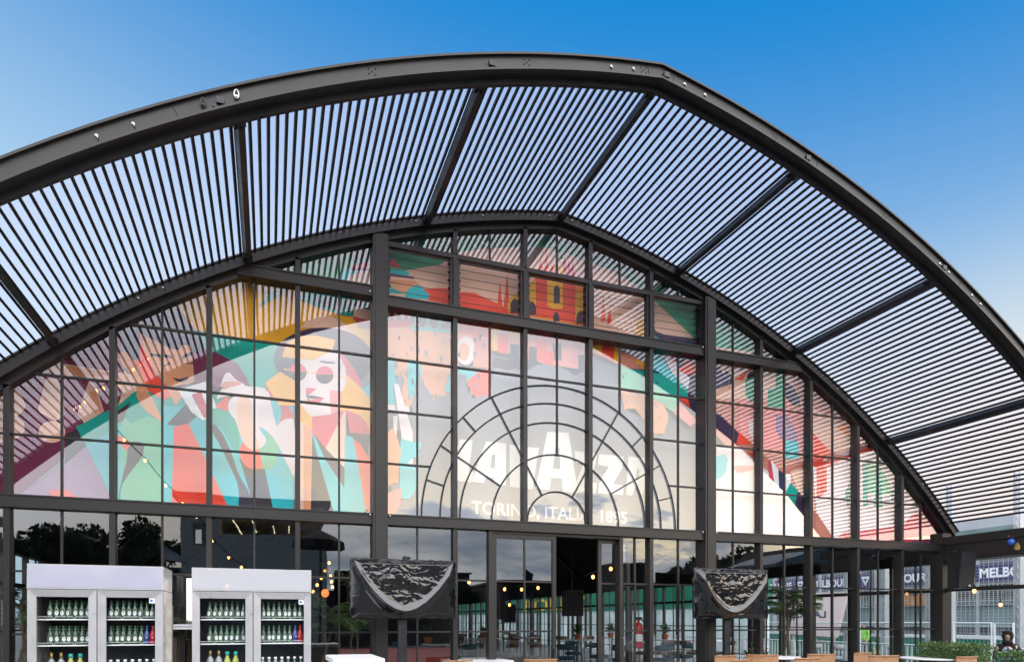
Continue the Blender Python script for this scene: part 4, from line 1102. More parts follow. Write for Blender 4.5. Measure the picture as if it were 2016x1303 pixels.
# speaker on the right post and the little clamp lamp
sp = thing('loudspeaker', 'big black loudspeaker hung under the canopy beam at the right post', 'speaker', tuple(UX(1893, 1122, 9.45)))
c_ = UX(1893, 1122, 9.45)
def spk(t, c, w_, h, d, tilt=.12):
    m = MB(); zt = c.z+h/2; zb = c.z-h/2
    m.add([(c.x-w_/2, c.y-d/2, zt), (c.x+w_/2, c.y-d/2, zt), (c.x+w_*.42, c.y+d/2, zt), (c.x-w_*.42, c.y+d/2, zt),
           (c.x-w_/2+.02, c.y-d/2+tilt*h, zb), (c.x+w_/2+.02, c.y-d/2+tilt*h, zb), (c.x+w_*.42, c.y+d/2, zb), (c.x-w_*.42, c.y+d/2, zb)],
          [(0, 1, 2, 3), (7, 6, 5, 4), (0, 4, 5, 1), (1, 5, 6, 2), (2, 6, 7, 3), (3, 7, 4, 0)])
    b = m.build('cabinet', M['blackp'], t)
    g2 = MB(); g2.add([(c.x-w_/2+.015, c.y-d/2-.002, zt-.02), (c.x+w_/2-.015, c.y-d/2-.002, zt-.02), (c.x+w_/2+.005, c.y-d/2-.004+tilt*h, zb+.02), (c.x-w_/2+.035, c.y-d/2-.004+tilt*h, zb+.02)], [(0, 3, 2, 1)])
    g2.build('grille', mat('speaker_grille', (.012, .012, .013), .7, 0, .5, 200., .5, 400.), t)
    return b
spk(sp, c_, .36, .60, .26)
MB().box(c_.x+.04, c_.x+.08, c_.y-.10, c_.y-.085, c_.z-.27, c_.z-.24).build('badge', M['alu'], sp)
MB().bar((c_.x, c_.y+.1, c_.z+.33), (9.75, c_.y+.2, 2.80), .05, .03).bar((c_.x+.26, c_.y, c_.z), (9.8, c_.y+.2, c_.z+.1), .03, .03).build('bracket', M['steel2'], sp)
p_ = UX(1991, 1066, 9.9)
lm = thing('clamp_lamp', 'small lamp with a blue glass lens clamped on the right canopy beam', 'lamp', tuple(p_))
MB().ell(p_, (.05, .06, .06), 10, 6).build('lens', mat('blue_lens', (.02, .12, .6), .15, coat=1.), lm, True)
MB().lathe(p_+Vector((.02, -.08, -.14)), [(.02, .12), (.055, .06), (.05, 0), (.01, -.01)], 10).tube([p_+Vector((0, 0, 0)), p_+Vector((.03, -.03, .06)), p_+Vector((.0, .05, .1))], .01, 6).build('clamp', M['gold'], lm)

# clipped hedge in the right corner, in a low planter
def leaf_cloud(m, fn, n, s0, s1, mi=(0, 1, 2)):
    for _ in range(n):
        p = fn(); s_ = random.uniform(s0, s1)
        u = Vector((random.gauss(0, 1), random.gauss(0, 1), random.gauss(0, 1))).normalized(); v = u.orthogonal().normalized()
        v = (v*math.cos(6.28*random.random())+u.cross(v)*math.sin(6.28*random.random())).normalized(); ww = u.cross(v)*.5
        m.add([p-v*s_, p+ww*s_, p+v*s_, p-ww*s_], [(0, 1, 2, 3)], random.choice(mi))
M['lf1'] = mat('leaf_dark', (.035, .075, .022), .5); M['lf2'] = mat('leaf_mid', (.06, .12, .03), .5); M['lf3'] = mat('leaf_light', (.10, .17, .04), .5)
LF = [M['lf1'], M['lf2'], M['lf3']]
M['stem'] = mat('stem_brown', (.12, .085, .05), .8, 0, .3, 20.)
M['terra'] = mat('terracotta', (.40, .12, .06), .8, 0, .15, 20.)
def hedge(a, b, w_, z0, z1, label):
    a = Vector(a); b = Vector(b); d = (b-a); L_ = d.length; d.normalize(); n_ = Vector((-d.y, d.x, 0)); c = (a+b)/2
    t = thing('clipped_hedge', label, 'hedge', (c.x, c.y, 0), 0, 'clipped hedges in the right corner')
    m = MB()
    def f():
        u = random.random(); s_ = random.uniform(-1, 1); k = random.random()
        if k < .45: zz_ = z1+.02*math.sin(u*31)+random.gauss(0, .02); q = s_
        else: zz_ = random.uniform(z0, z1); q = math.copysign(1+random.gauss(0, .05), s_) if k < .9 else s_
        if random.random() < .12: u = random.choice((0., 1.))+random.gauss(0, .008); q = s_; zz_ = random.uniform(z0, z1)
        p = a+d*(u*L_)+n_*(q*w_/2); return Vector((p.x, p.y, zz_))
    leaf_cloud(m, f, int(17000*L_/2), .010, .021)
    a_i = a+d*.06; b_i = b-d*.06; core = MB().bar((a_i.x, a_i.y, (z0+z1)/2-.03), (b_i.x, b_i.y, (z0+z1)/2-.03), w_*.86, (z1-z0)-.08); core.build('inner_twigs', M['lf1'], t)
    m.build('leaves', LF, t)
    MB().bar((a.x, a.y, z0/2), (b.x, b.y, z0/2), w_+.06, z0).build('planter', M['steel2'], t)
h1 = UZ(1822, 1268, 1.27); h2 = UZ(1938, 1273, 1.27); h3 = UZ(1996, 1287, 1.24); h4 = UZ(2050, 1292, 1.24)
hedge((h1.x, h1.y, 0), (h2.x, h2.y, 0), .4, .5, 1.27, 'clipped green box hedge in the right corner behind the round table')
hedge((h3.x, h3.y, 0), (h4.x, h4.y, 0), .4, .5, 1.24, 'lower clipped hedge at the right picture edge below the steward')
# ================================================================== INSIDE THE PAVILION
M['blue_up'] = mat('petrol_blue_upholstery', (.025, .085, .12), .7, 0, .15, 20.); M['bluef'] = mat('petrol_blue_frame', (.02, .10, .16), .4)
M['cream_f'] = mat('cream_steel_frame', (.55, .50, .42), .4); M['taupe_up'] = mat('taupe_upholstery', (.22, .155, .12), .8, 0, .2, 20.)
M['grey_up'] = mat('grey_upholstery', (.28, .28, .28), .8, 0, .1, 20.); M['grey_f'] = mat('grey_frame', (.3, .3, .3), .4)
def stool(name, x, y, hs, up, fr, label, rz, group, cat='stool'):
    t = thing(name, label, cat, (x, y, 0), 0, group)
    MB().ell((x, y, hs), (.21, .19, .045), 18, 8, 0, .55).build('seat', M[up], t, True)
    m = MB(); zc = hs+.27; ring = []
    rs = []
    for k in range(13):
        a = R(-62+124*k/12); px_, py_ = x+math.sin(a)*.235, y+.03+math.cos(a)*.19
        rr = .065 if 0 < k < 12 else .02
        rs.append([(px_+math.sin(a)*.026*math.cos(q), py_+math.cos(a)*.026*math.cos(q), zc+rr*math.sin(q)) for q in [i*math.pi/4 for i in range(8)]])
    m.rings(rs).build('backrest', M[up], t, True)
    for s_ in (-1, 1):
        MB().tube([(x+s_*.17, y-.15, hs-.03), (x+s_*.20, y-.19, 0)], .011, 6).build('leg', M[fr], t)
        MB().tube([(x+s_*.205, y+.10, zc+.02), (x+s_*.19, y+.14, hs), (x+s_*.20, y+.19, 0)], .011, 6).build('leg', M[fr], t)
    zf = hs*.36
    MB().tube([(x-.19, y-.18, zf), (x+.19, y-.18, zf), (x+.19, y+.17, zf), (x-.19, y+.17, zf)], .009, 6, 0, True).build('foot_rest', M[fr], t)
    t.rotation_euler.z = rz
    return t
def plant_pot(p, label, s=1.):
    t = thing('potted_plant', label, 'plant', tuple(p), 0, 'potted plants on the tables')
    MB().lathe(p, [(.001, 0), (.055*s, 0), (.075*s, .11*s), (.066*s, .11*s), (.06*s, .09*s), (.001, .09*s)], 14).build('pot', M['terra'], t)
    m = MB()
    for k in range(int(90)):
        a = random.uniform(0, 6.28); e = random.uniform(.35, 1.45); L_ = random.uniform(.06, .2)*s
        q = p+Vector((math.cos(a)*math.cos(e)*L_, math.sin(a)*math.cos(e)*L_, .11*s+math.sin(e)*L_)); d = (q-p-Vector((0, 0, .1*s))).normalized()*.045*s
        sd = d.cross(Vector((0, 0, 1))).normalized()*.018*s
        m.add([q-d, q+sd, q+d, q-sd], [(0, 1, 2, 3)], random.choice((0, 1, 2)))
    m.build('foliage', LF, t)
GB = 'petrol blue bar chairs inside the glass'; GC = 'cream framed bar chairs inside the pavilion'; GG = 'grey bar chairs by the right side wall'
blue_places = [(918, 1268, 'blue bar chair behind the left panes beside the red booth'), (1116, 1268, 'blue bar chair in the doorway, left one'), (1180, 1266, 'blue bar chair in the middle of the open doorway'), (1222, 1270, 'blue bar chair behind the narrow right door leaf'),
               (1302, 1270, 'blue bar chair behind the panes right of the door'), (1325, 1266, 'blue bar chair one place further right of the door'), (1345, 1266, 'blue bar chair with its back turned, left of the second main post'), (1130, 1262, 'blue bar chair further back in the doorway'), (788, 1262, 'blue bar chair left of the white round table'), (862, 1266, 'blue bar chair right of the white round table')]
first = None
for k, (xp, yp, lab) in enumerate(blue_places):
    p = UZ(xp, yp, 1.08); p.y = min(p.y, 12); 
    if first is None: first = stool('bar_chair', p.x, p.y, .76, 'blue_up', 'bluef', lab, 0., GB, 'chair'); first.rotation_euler.z = R(200)
    else: dup(first, (p.x, p.y, 0), R(random.choice((170, 200, 150, 20, 240))), lab, GB)
first = None; rnd = random.Random(5)
adj = ('first', 'second', 'third', 'fourth', 'fifth', 'sixth', 'seventh', 'eighth', 'ninth')
k = 0
for row, (yy, zt) in enumerate(((12.5, 1), (15.0, 1), (17.8, 1), (21., 1))):
    for j in range(7):
        px_ = 905+j*((1215-905)/6.)
        d = ray(px_, 1250); X = CX+d[0]*(yy+CD)/d[1]+rnd.uniform(-.12, .12); Y = yy+rnd.uniform(-.35, .35)
        if X > 9.3: continue
        lab = 'cream framed taupe bar chair, %s from the left in the %s row back' % (adj[j], adj[row])
        if first is None: first = stool('cream_bar_chair', X, Y, .78, 'taupe_up', 'cream_f', lab, 0., GC, 'chair')
        else: dup(first, (X, Y, 0), rnd.choice((0, R(180), R(90), R(160))), lab, GC)
for j, xp in enumerate((1265, 1300, 1330, 1365, 1408, 1430)):
    p = UZ(xp, 1261, 1.10); lab = 'cream framed taupe bar chair right of the doors, %s from the left' % adj[j]
    dup(first, (p.x, p.y, 0), rnd.uniform(0, 6), lab, GC)
first = None
for j, (xp, lab) in enumerate(((1596, 'grey bar chair inside behind the palm'), (1640, 'grey bar chair inside between the palm and the far panes'), (1738, 'grey bar chair inside left of the hedge'))):
    p = UZ(xp, 1269+j, 1.04); p = Vector((CX+(p.x-CX)*.8, -CD+(p.y+CD)*.8, 0)) if False else p
    if first is None: first = stool('grey_bar_chair', p.x, p.y, .74, 'grey_up', 'grey_f', lab, R(180), GG, 'chair')
    else: dup(first, (p.x, p.y, 0), R(180+20*j), lab, GG)
def itable(xp, yp, z, r, label, leg):
    p = UZ(xp, yp, z); t = thing('bar_table', label, 'table', (p.x, p.y, 0), 0, 'tables inside the pavilion')
    MB().lathe((p.x, p.y, z), [(.001, -.03), (r, -.03), (r, 0), (.001, 0)], 30).build('table_top', M['wtop'], t)
    MB().lathe((p.x, p.y, 0), [(.001, 0), (.22, 0), (.22, .015), (.04, .03), (.04, z-.0305), (.001, z-.0305)], 12).build('leg', M[leg], t)
    return p
M['whitem'] = mat('white_leg', (.6, .6, .6), .4)
TB = []
for xp, yp, z, r, lab in ((863, 1266, 1.08, .42, 'white round table inside behind the left panes'), (1140, 1258, 1.08, .5, 'white table with a potted plant in the open doorway'), (1205, 1254, 1.08, .45, 'small table behind the narrow right door leaf'),
                      (1312, 1258, 1.08, .45, 'table behind the panes right of the door'), (955, 1255, 1.1, .45, 'pale table far back behind the left door leaf'), (1035, 1253, 1.1, .45, 'pale table far back near the left door frame'), (1260, 1262, 1.05, .4, 'table just right of the door frame'), (1390, 1259, 1.08, .45, 'table behind the second main post')):
    p = itable(xp, yp, z, r, lab, 'whitem'); TB.append(p)
for i, lab in ((0, 'potted plant on the white round table behind the left panes'), (1, 'bushy potted plant on the table in the doorway'), (2, 'potted plant on the table behind the narrow door leaf'), (3, 'spiky potted plant right of the door'), (4, 'tiny potted plant far back on the left')):
    plant_pot(TB[i]+Vector((-.05 if i else -.25, 0, .0005)), lab, 1.5 if i < 4 else 1.2)
# red booth on the left
bt = MB().box(-.1, 2.2, 4.2, 4.45, 0, 1.12).box(.0, 2.1, 3.7, 4.199, 0, .5)
tag(bt.build('red_booth', mat('red_leather', (.30, .02, .015), .5, 0, .15, 4.), loc=(1, 4.2, 0)), 'red upholstered booth inside behind the left television post', 'booth')
bb = MB()
for k in range(2): bb.box(2.3, 2.9, 5.2+k*.7, 5.5+k*.7, 0, 1.3)
# magenta stool
ms = thing('pink_stool', 'small magenta stool at the foot of the red booth', 'stool', (2.35, 3.3, 0))
MB().ell((2.35, 3.3, .62), (.2, .2, .08), 16, 8, 0, .6).build('seat', mat('magenta', (.32, .01, .10), .6), ms, True); MB().lathe((2.35, 3.3, 0), [(.18, 0), (.18, .02), (.03, .03), (.03, .56)], 12).build('leg', M['steel'], ms)
# fire extinguisher on the inner post
fe = UP(1257, 1250, 1.2)
ft = thing('fire_extinguisher', 'red fire extinguisher beside the right door frame', 'fire extinguisher', (fe.x, fe.y, 1.05))
MB().lathe((fe.x, fe.y, fe.z-.22), [(.001, 0), (.07, 0), (.075, .02), (.075, .36), (.05, .42), (.02, .44), (.02, .48), (.001, .48)], 14).build('cylinder', M['redb'], ft, True)
MB().lathe((fe.x, fe.y, fe.z-.10), [(.0755, 0), (.0762, .002), (.0762, .12), (.0755, .122)], 14).build('label_band', M['sticker'], ft)
MB().box(fe.x-.06, fe.x+.06, fe.y-.02, fe.y+.02, fe.z+.26, fe.z+.31).tube([(fe.x+.05, fe.y, fe.z+.28), (fe.x+.12, fe.y, fe.z+.2), (fe.x+.09, fe.y, fe.z-.05)], .012, 6).build('valve', M['blackp'], ft)
# hanging speakers inside
for xp, yp, Y, w_, h, lab in ((1126, 1187, 3.2, .36, .5, 'black speaker hanging in the open doorway'), (976, 1193, 4.5, .34, .55, 'black speaker hanging behind the left door leaf'), (1000, 1207, 7., .3, .45, 'smaller black speaker hanging deep behind the left door leaf'), (700, 1165, 2.0, .30, .66, 'slim black column speaker left of the left television')):
    c = UP(xp, yp, Y); t = thing('hanging_speaker', lab, 'speaker', tuple(c), 0, 'speakers hanging inside')
    spk(t, c, w_, h, .3, .10); MB().tube([c+Vector((0, 0, h/2)), Vector((c.x, c.y, min(bz(c.x)-.1, 4.6)))], .012, 6).build('hanger', M['steel'], t)
# wall inside, right behind door: dark partition pieces
for (x0, x1, y, z0, z1, lab) in ((-4.6, -.6, 9., 0, 2.75, 'dark partition wall deep inside on the left'),):
    tag(MB().box(x0, x1, y, y+.1, z0, z1).build('partition_wall', mat('charcoal_wall', (.02, .02, .022), .8, 0, .2), loc=((x0+x1)/2, y, 0)), lab, 'wall')

# palms
def frond(m, base, a, L_, droop, n=16, lw=.011, ll=.22, mi=0, lift=1.0):
    pts = []; p = Vector(base); e = lift
    for k in range(n+1):
        pts.append(p.copy()); d = Vector((math.cos(a)*math.cos(e), math.sin(a)*math.cos(e), math.sin(e))); p = p+d*L_/n; e -= droop/n
    m.tube(pts, [.008*(1-.8*k/n) for k in range(n+1)], 5, 3)
    for k in range(2, n+1):
        d = (pts[k]-pts[k-1]).normalized(); sd = d.cross(Vector((0, 0, 1)))
        if sd.length < .01: continue
        sd.normalize(); l2 = ll*math.sin(math.pi*(k+1)/(n+2))**.6
        for s_ in (-1, 1):
            for h in (0, .5):
                q0 = pts[k-1]+(pts[k]-pts[k-1])*h
                tip = q0+(sd*s_*.8+d*.75+Vector((0, 0, -.25-.35*random.random()))).normalized()*l2
                mid = (q0+tip)/2+Vector((0, 0, .02)); wv = d*lw
                m.add([q0, mid+wv, tip, mid-wv], [(0, 1, 2, 3)], random.choice((0, 1)) if mi == 0 else mi)
PM = [M['lf1'], M['lf2'], M['lf3'], M['stem']]
def palm(base, H, nf, L_, label, ll=.24, trunk=.03, droop=1.9):
    t = thing('palm_plant', label, 'plant', tuple(base), 0, 'potted palms'); b = Vector(base)
    MB().lathe(b, [(.001, 0), (.16, 0), (.2, .35), (.18, .35), (.001, .33)], 16).build('pot', M['steel2'], t)
    tm = MB()
    for q in range(2): tm.tube([b+Vector((.07*q, 0, .3)), b+Vector((.03-.1*q, .02, H*.55)), b+Vector((-.02+.16*q, 0, H))], [trunk, trunk*.8, trunk*.5], 8)
    tm.build('stem', M['stem'], t)
    m = MB()
    for k in range(nf): frond(m, b+Vector((-.02+.16*(k % 2), 0, H*random.uniform(.8, 1.02))), k*2.4+random.random()*.5, L_*random.uniform(.7, 1.1), droop*random.uniform(.7, 1.2), ll=ll, lift=random.uniform(.7, 1.35))
    m.build('fronds', PM, t)
q = UP(1551, 1200, .7); palm((q.x, .7, 0), 2.0, 15, .75, 'tall feathery palm inside right of the right television', .30, .035)
q = UP(1490, 1270, .8)
bp = thing('leafy_plant', 'low dark broad leaved plant behind the post under the right television', 'plant', (q.x, .8, 0), 0, 'potted palms')
MB().lathe((q.x, .8, 0), [(.001, 0), (.18, 0), (.2, .8), (.001, .8)], 14).build('pot', M['steel2'], bp)
m = MB()
for k in range(70):
    a = random.uniform(0, 6.28); e = random.uniform(.15, 1.3); L_ = random.uniform(.25, .5); b = Vector((q.x+random.uniform(-.14, .14), .8, .85+random.uniform(0, .15)))
    d = Vector((math.cos(a)*math.cos(e), math.sin(a)*math.cos(e), math.sin(e))); tip = b+d*L_+Vector((0, 0, -.08)); sd = d.cross(Vector((0, 0, 1))).normalized()*.025; mid = b+d*L_*.55+Vector((0, 0, .03))
    m.add([b, mid+sd, tip, mid-sd], [(0, 1, 2, 3)], random.choice((0, 0, 1)))
m.build('leaves', PM, bp)
q = UP(345, 1210, .6); palm((q.x, .6, 0), 1.55, 11, .6, 'palm inside between the two fridges', .22)
q = UP(640, 1210, .9); palm((q.x, .9, 0), 1.72, 15, .75, 'green palm inside left of the left television', .26)
q = UP(700, 1040, 1.2); palm((q.x, 1.2, 0), 2.4, 5, .8, 'tall slender palm inside behind the left main post', .22, .02, 1.0)
q = UP(45, 1130, .7); palm((q.x, .7, 0), 1.9, 9, .6, 'leafy palm inside at the left picture edge', .2)

# festoon lights
M['bulb'] = mat('warm_bulb', (.9, .5, .2), .3, emit=(1, .42, .10), estr=6.); M['cable'] = mat('green_black_cable', (.01, .02, .012), .6)
M['bulb2'] = mat('bright_warm_bulb', (.9, .5, .2), .3, emit=(1, .45, .12), estr=34.)
def festoon(pts, n, label, sag=.12, r=.032, cr_=.006, bm='bulb', group='festoon light strings', cat='string lights'):
    pts = [Vector(p) for p in pts]
    t = thing('festoon_lights', label, cat, tuple(pts[0]), 0, group)
    path = []
    for a, b in zip(pts, pts[1:]):
        for k in range(12): u = k/12; path.append(a+(b-a)*u-Vector((0, 0, 4*sag*u*(1-u))))
    path.append(pts[-1]); MB().tube(path, cr_, 5).build('cable', M['cable'], t)
    for k in range(n):
        u = (k+.5)/n*(len(path)-1); i = int(u); p = path[i]+(path[min(i+1, len(path)-1)]-path[i])*(u-i)
        b_ = MB().ell(p-Vector((0, 0, .075)), (r, r, r*1.25), 10, 7).build('bulb', M[bm], t, True)
        MB().lathe(p-Vector((0, 0, .045)), [(.012, 0), (.014, .04), (.004, .05)], 8).build('socket', M['cable'], b_)
festoon([UP(1150, 1133, .9), UP(1290, 1062, .5)], 4, 'string of warm bulbs rising behind the panes right of the door', .03, .026)
festoon([UP(905, 1131, 3.), UP(1075, 1146, 3.4)], 5, 'string of warm bulbs behind the left door leaf', .12, .027)
festoon([UP(612, 1160, 1.5), UP(648, 1098, 1.9), UP(655, 1150, 1.9)], 9, 'tangle of warm bulbs inside left of the left television', .02, .02)
festoon([UP(1350, 1068, .35), UP(1520, 950, -.0+.12)], 3, 'thin cable with small bulbs crossing the glass by the right main post', .02, .02)
bl = UP(640, 1167, 1.2); gb = thing('globe_lamp', 'amber globe lamp hanging inside left of the left television', 'lamp', tuple(bl)); MB().ell(bl, (.055, .055, .06), 14, 9).build('globe', mat('amber_globe', (.7, .2, .05), .2, emit=(1, .25, .05), estr=1.2), gb, True); MB().tube([bl+Vector((0, 0, .05)), bl+Vector((0, 0, 1.0))], .005, 5).build('cord', M['cable'], gb)
for xp, yp, Y, lab in ((12, 1160, .5, 'small warm wall bulb at the left picture edge'), (1918, 1163, -1.2, 'single warm bulb under the canopy bar by the loudspeaker'), (1970, 1190, 3., 'small warm bulb glowing beyond the right side bay'), (1003, 1190, 6., 'small warm bulb glowing deep behind the left door leaf')):
    if xp in (1918,): p = UX(xp, yp, 9.95)
    elif xp == 1970: p = UX(xp, yp, 12.)
    else: p = UP(xp, yp, Y)
    g_ = thing('bulb_lamp', lab, 'lamp', tuple(p)); MB().ell(p, (.03, .03, .035), 10, 7).build('bulb', M['bulb'], g_, True); MB().tube([p+Vector((0, 0, .03)), p+Vector((0, 0, .12))], .01, 6).build('socket', M['cable'], g_)
# ================================================================== BEYOND THE RIGHT SIDE: barriers, track, grandstand
M['galv'] = mat('galvanised_steel', (.42, .45, .46), .45, .4, .1, 3.); M['wpaint'] = mat('white_barrier_paint', (.62, .66, .66), .5, 0, .08, 2.)
M['tgreen'] = mat('track_wall_green', (.012, .17, .095), .6, 0, .15, .5); M['mesh_g'] = mat('grey_mesh_screen', (.16, .21, .215), .7, 0, .25, .7, .3, 5.)
M['yel'] = mat('yellow_emblem', (.75, .52, .04), .5); M['purp'] = mat('purple_banner', (.055, .04, .12), .6, 0, .1, .3); M['wlet'] = mat('white_lettering', (.80, .80, .84), .6)
tag(MB().box(14.5, 33., -40, 60, .004, .02).build('race_track', mat('track_asphalt', (.10, .10, .105), .85, 0, .2, .6), loc=(24, 0, 0)), kind='structure')
# white pedestrian barriers
first = None
def barrier(x, y, L_, label):
    t = thing('crowd_barrier', label, 'barrier', (x, y, 0), 0, 'white crowd barriers along the track side')
    m = MB(); m.tube([(x, y, .1), (x, y, 1.08), (x, y+L_, 1.08), (x, y+L_, .1)], .022, 8); m.build('frame', M['wpaint'], t)
    m = MB()
    for k in range(int(L_/.115)): m.box(x-.008, x+.008, y+.06+k*.115, y+.10+k*.115, .15, 1.05)
    m.tube([(x, y, .15), (x, y+L_, .15)], .018, 6); m.build('pickets', M['wpaint'], t)
    m = MB()
    for q in (.3, L_-.3): m.box(x-.25, x+.25, y+q-.03, y+q+.03, 0.02, .06)
    m.build('foot', M['galv'], t)
    return t
for k in range(9):
    y = .2+k*2.15; lab = 'white picket crowd barrier beyond the side wall, %s from the right' % adj[k]
    if first is None: first = barrier(12.8, y, 2.1, lab)
    else: dup(first, (12.8, y, 0), None, lab)
# green track wall with emblems and the debris fence on top
tw = thing('track_wall', 'green painted concrete track wall with yellow crown emblems', 'wall', (21.5, 10, 0))
MB().box(21.4, 21.6, -12, 46, 0, 1.02).build('wall', M['tgreen'], tw)
MB().box(21.35, 21.65, -12, 46, 1.021, 1.10).build('wall_coping', M['wpaint'], tw)
def crown(y, z, s):  # yellow crown emblem on the wall face
    m = MB(); x = 21.395
    for a in (-1, -.5, 0, .5, 1):
        m.prism([(x, y+a*s*.16-.015*s, z), (x, y+a*s*.55-.02*s, z+.52*s-abs(a)*.1*s), (x, y+a*s*.55+.02*s, z+.52*s-abs(a)*.1*s), (x, y+a*s*.16+.015*s, z)], (-.012, 0, 0)); m.ell((x-.006, y+a*s*.55, z+.56*s-abs(a)*.1*s), (.006, .06*s, .06*s), 8, 5)
    m.ell((x-.006, y, z-.02*s), (.006, .26*s, .09*s), 12, 5); m.build('crown_emblem', M['yel'], tw)
for k, xp in enumerate((1728+0, 1939, 1790-0, 1601)):
    if k in (2,): continue
    p = UX(xp, 1262, 21.39); crown(p.y, .40, .75)
def dfence(X, y0, y1, z0, z1, label, sx=.16, sz=.11, r=.0045, post=2.9, pr=.06):
    t = thing('debris_fence', label, 'fence', (X, (y0+y1)/2, 0), 0, 'wire debris fences')
    m = MB(); k = 0
    y = y0
    while y < y1: m.box(X-r, X+r, y-r, y+r, z0, z1); y += sx
    z = z0
    while z < z1: m.box(X-r, X+r, y0, y1, z-r, z+r); z += sz
    m.build('wire_mesh', M['galv'], t)
    y = y0+.4
    while y < y1:
        MB().tube([(X+.05, y, 0), (X+.05, y, z1)], pr, 8).build('post', M['galv'], t); y += post
    MB().tube([(X+.03, y0, z0+.02), (X+.03, y1, z0+.02)], .025, 6).tube([(X+.03, y0, z1), (X+.03, y1, z1)], .025, 6).build('rail', M['wpaint'], t)
dfence(21.5, -9, 44, 1.1, 4.6, 'tall wire debris fence standing on the green track wall')
# white framed fence panels nearer the pavilion
def wpanel(ya, yb, X, z1, label):
    t = thing('fence_panel', label, 'fence', (X, (ya+yb)/2, 0), 0, 'white framed mesh fence panels')
    MB().tube([(X, ya, .1), (X, ya, z1), (X, yb, z1), (X, yb, .1)], .03, 8).build('frame', M['wpaint'], t)
    m = MB(); y = ya+.1
    while y < yb-.05: m.box(X-.003, X+.003, y-.003, y+.003, .2, z1); y += .12
    z = .2
    while z < z1: m.box(X-.003, X+.003, ya, yb, z-.003, z+.003); z += .1
    m.build('wire_mesh', M['galv'], t)
pa = UX(1878, 1228, 18.); pb = UX(1955, 1226, 18.); pc = UX(1998, 1226, 18.)
wpanel(min(pa.y, pb.y)+.04, max(pa.y, pb.y), 18., 1.58, 'white framed mesh panel right of the canopy post'); wpanel(min(pb.y, pc.y)+.04, max(pb.y, pc.y)-.04, 18., 1.58, 'white framed mesh panel behind the steward')
for k in range(5):
    wpanel(pa.y+.1+k*3.4, pa.y+3.4+k*3.4, 18., 1.58, 'white framed mesh panel seen through the side glass, %s from the right' % adj[k])
# tall galvanised light posts
for xp, lab in ((2006, 'grey lattice post beside the white panels at the right edge'), (1872, 'grey steel post right of the canopy post'), (1830, 'grey steel post left of the canopy post'), (1742, 'grey steel post behind the long banner'), (1668, 'grey steel post at the edge of the pink billboard reflection')):
    p = UX(xp, 1200, 20.)
    t = thing('steel_post', lab, 'post', (20., p.y, 0), 0, 'grey steel posts along the track')
    MB().box(19.9, 20.1, p.y-.10, p.y-.06, 0, 6.2).box(19.9, 20.1, p.y+.06, p.y+.10, 0, 6.2).build('post', M['galv'], t)
    m = MB()
    for k in range(20): m.bar((20, p.y-.06, .3*k), (20, p.y+.06, .3*k+.3), .03, .03)
    m.build('lattice', M['galv'], t)
# grandstand: stepped terraces, mesh screens, banner fascia
gs = thing('grandstand', 'long grey trackside grandstand with mesh screens across the track', 'grandstand', (40, 10, 0))
m = MB(); Y0, Y1 = -14, 60
for k in range(8): m.box(36.+k*1.0, 37.0+k*1.0, Y0, Y1, 0, 2.+k*.55)
m.build('terrace', mat('stand_terrace', (.16, .17, .18), .8, 0, .3, .8), gs)
MB().box(43.9, 44.1, Y0, Y1, 5.9, 8.6).build('back_screen', M['mesh_g'], gs)
def screen(z0, z1, X, mt, name='mesh_screen'): MB().box(X-.03, X+.03, Y0, Y1, z0, z1).build(name, mt, gs)
screen(5.05, 6.5, 35.2, M['mesh_g']); screen(1.35, 2.45, 35.3, M['mesh_g']); screen(2.85, 3.6, 35.9, mat('brown_strip', (.10, .065, .045), .9, 0, .6, .25), 'terrace_strip'); screen(3.0, 3.75, 35.28, M['mesh_g']) if False else None  # includes a mottled brown strip in front of the terrace
m = MB()
y = Y0
while y < Y1: m.box(35.0, 35.12, y-.05, y+.05, 0, 6.4); y += 2.6
for z in (5.05, 3.62, 2.5, 1.35): m.box(35.12, 35.2, Y0, Y1, z-.04, z+.04)
m.build('scaffold', M['galv'], gs)
m = MB(); y = Y0
while y < Y1: m.tube([(35.14, y+.9, 5.0), (35.14, y+.9, 5.95)], .03, 6); y += 1.3
m.tube([(35.14, Y0, 5.95), (35.14, Y1, 5.95)], .03, 6).tube([(35.14, Y0, 2.72), (35.14, Y1, 2.72)], .03, 6); m.build('handrail', M['galv'], gs)
m = MB(); y = Y0
while y < Y1:
    m.box(35.05, 35.08, y-.012, y+.012, 2.5, 3.6); y += .22
for z in [2.5+.11*i for i in range(10)]: m.box(35.05, 35.08, Y0, Y1, z-.01, z+.01)
m.build('balustrade_grid', M['galv'], gs)
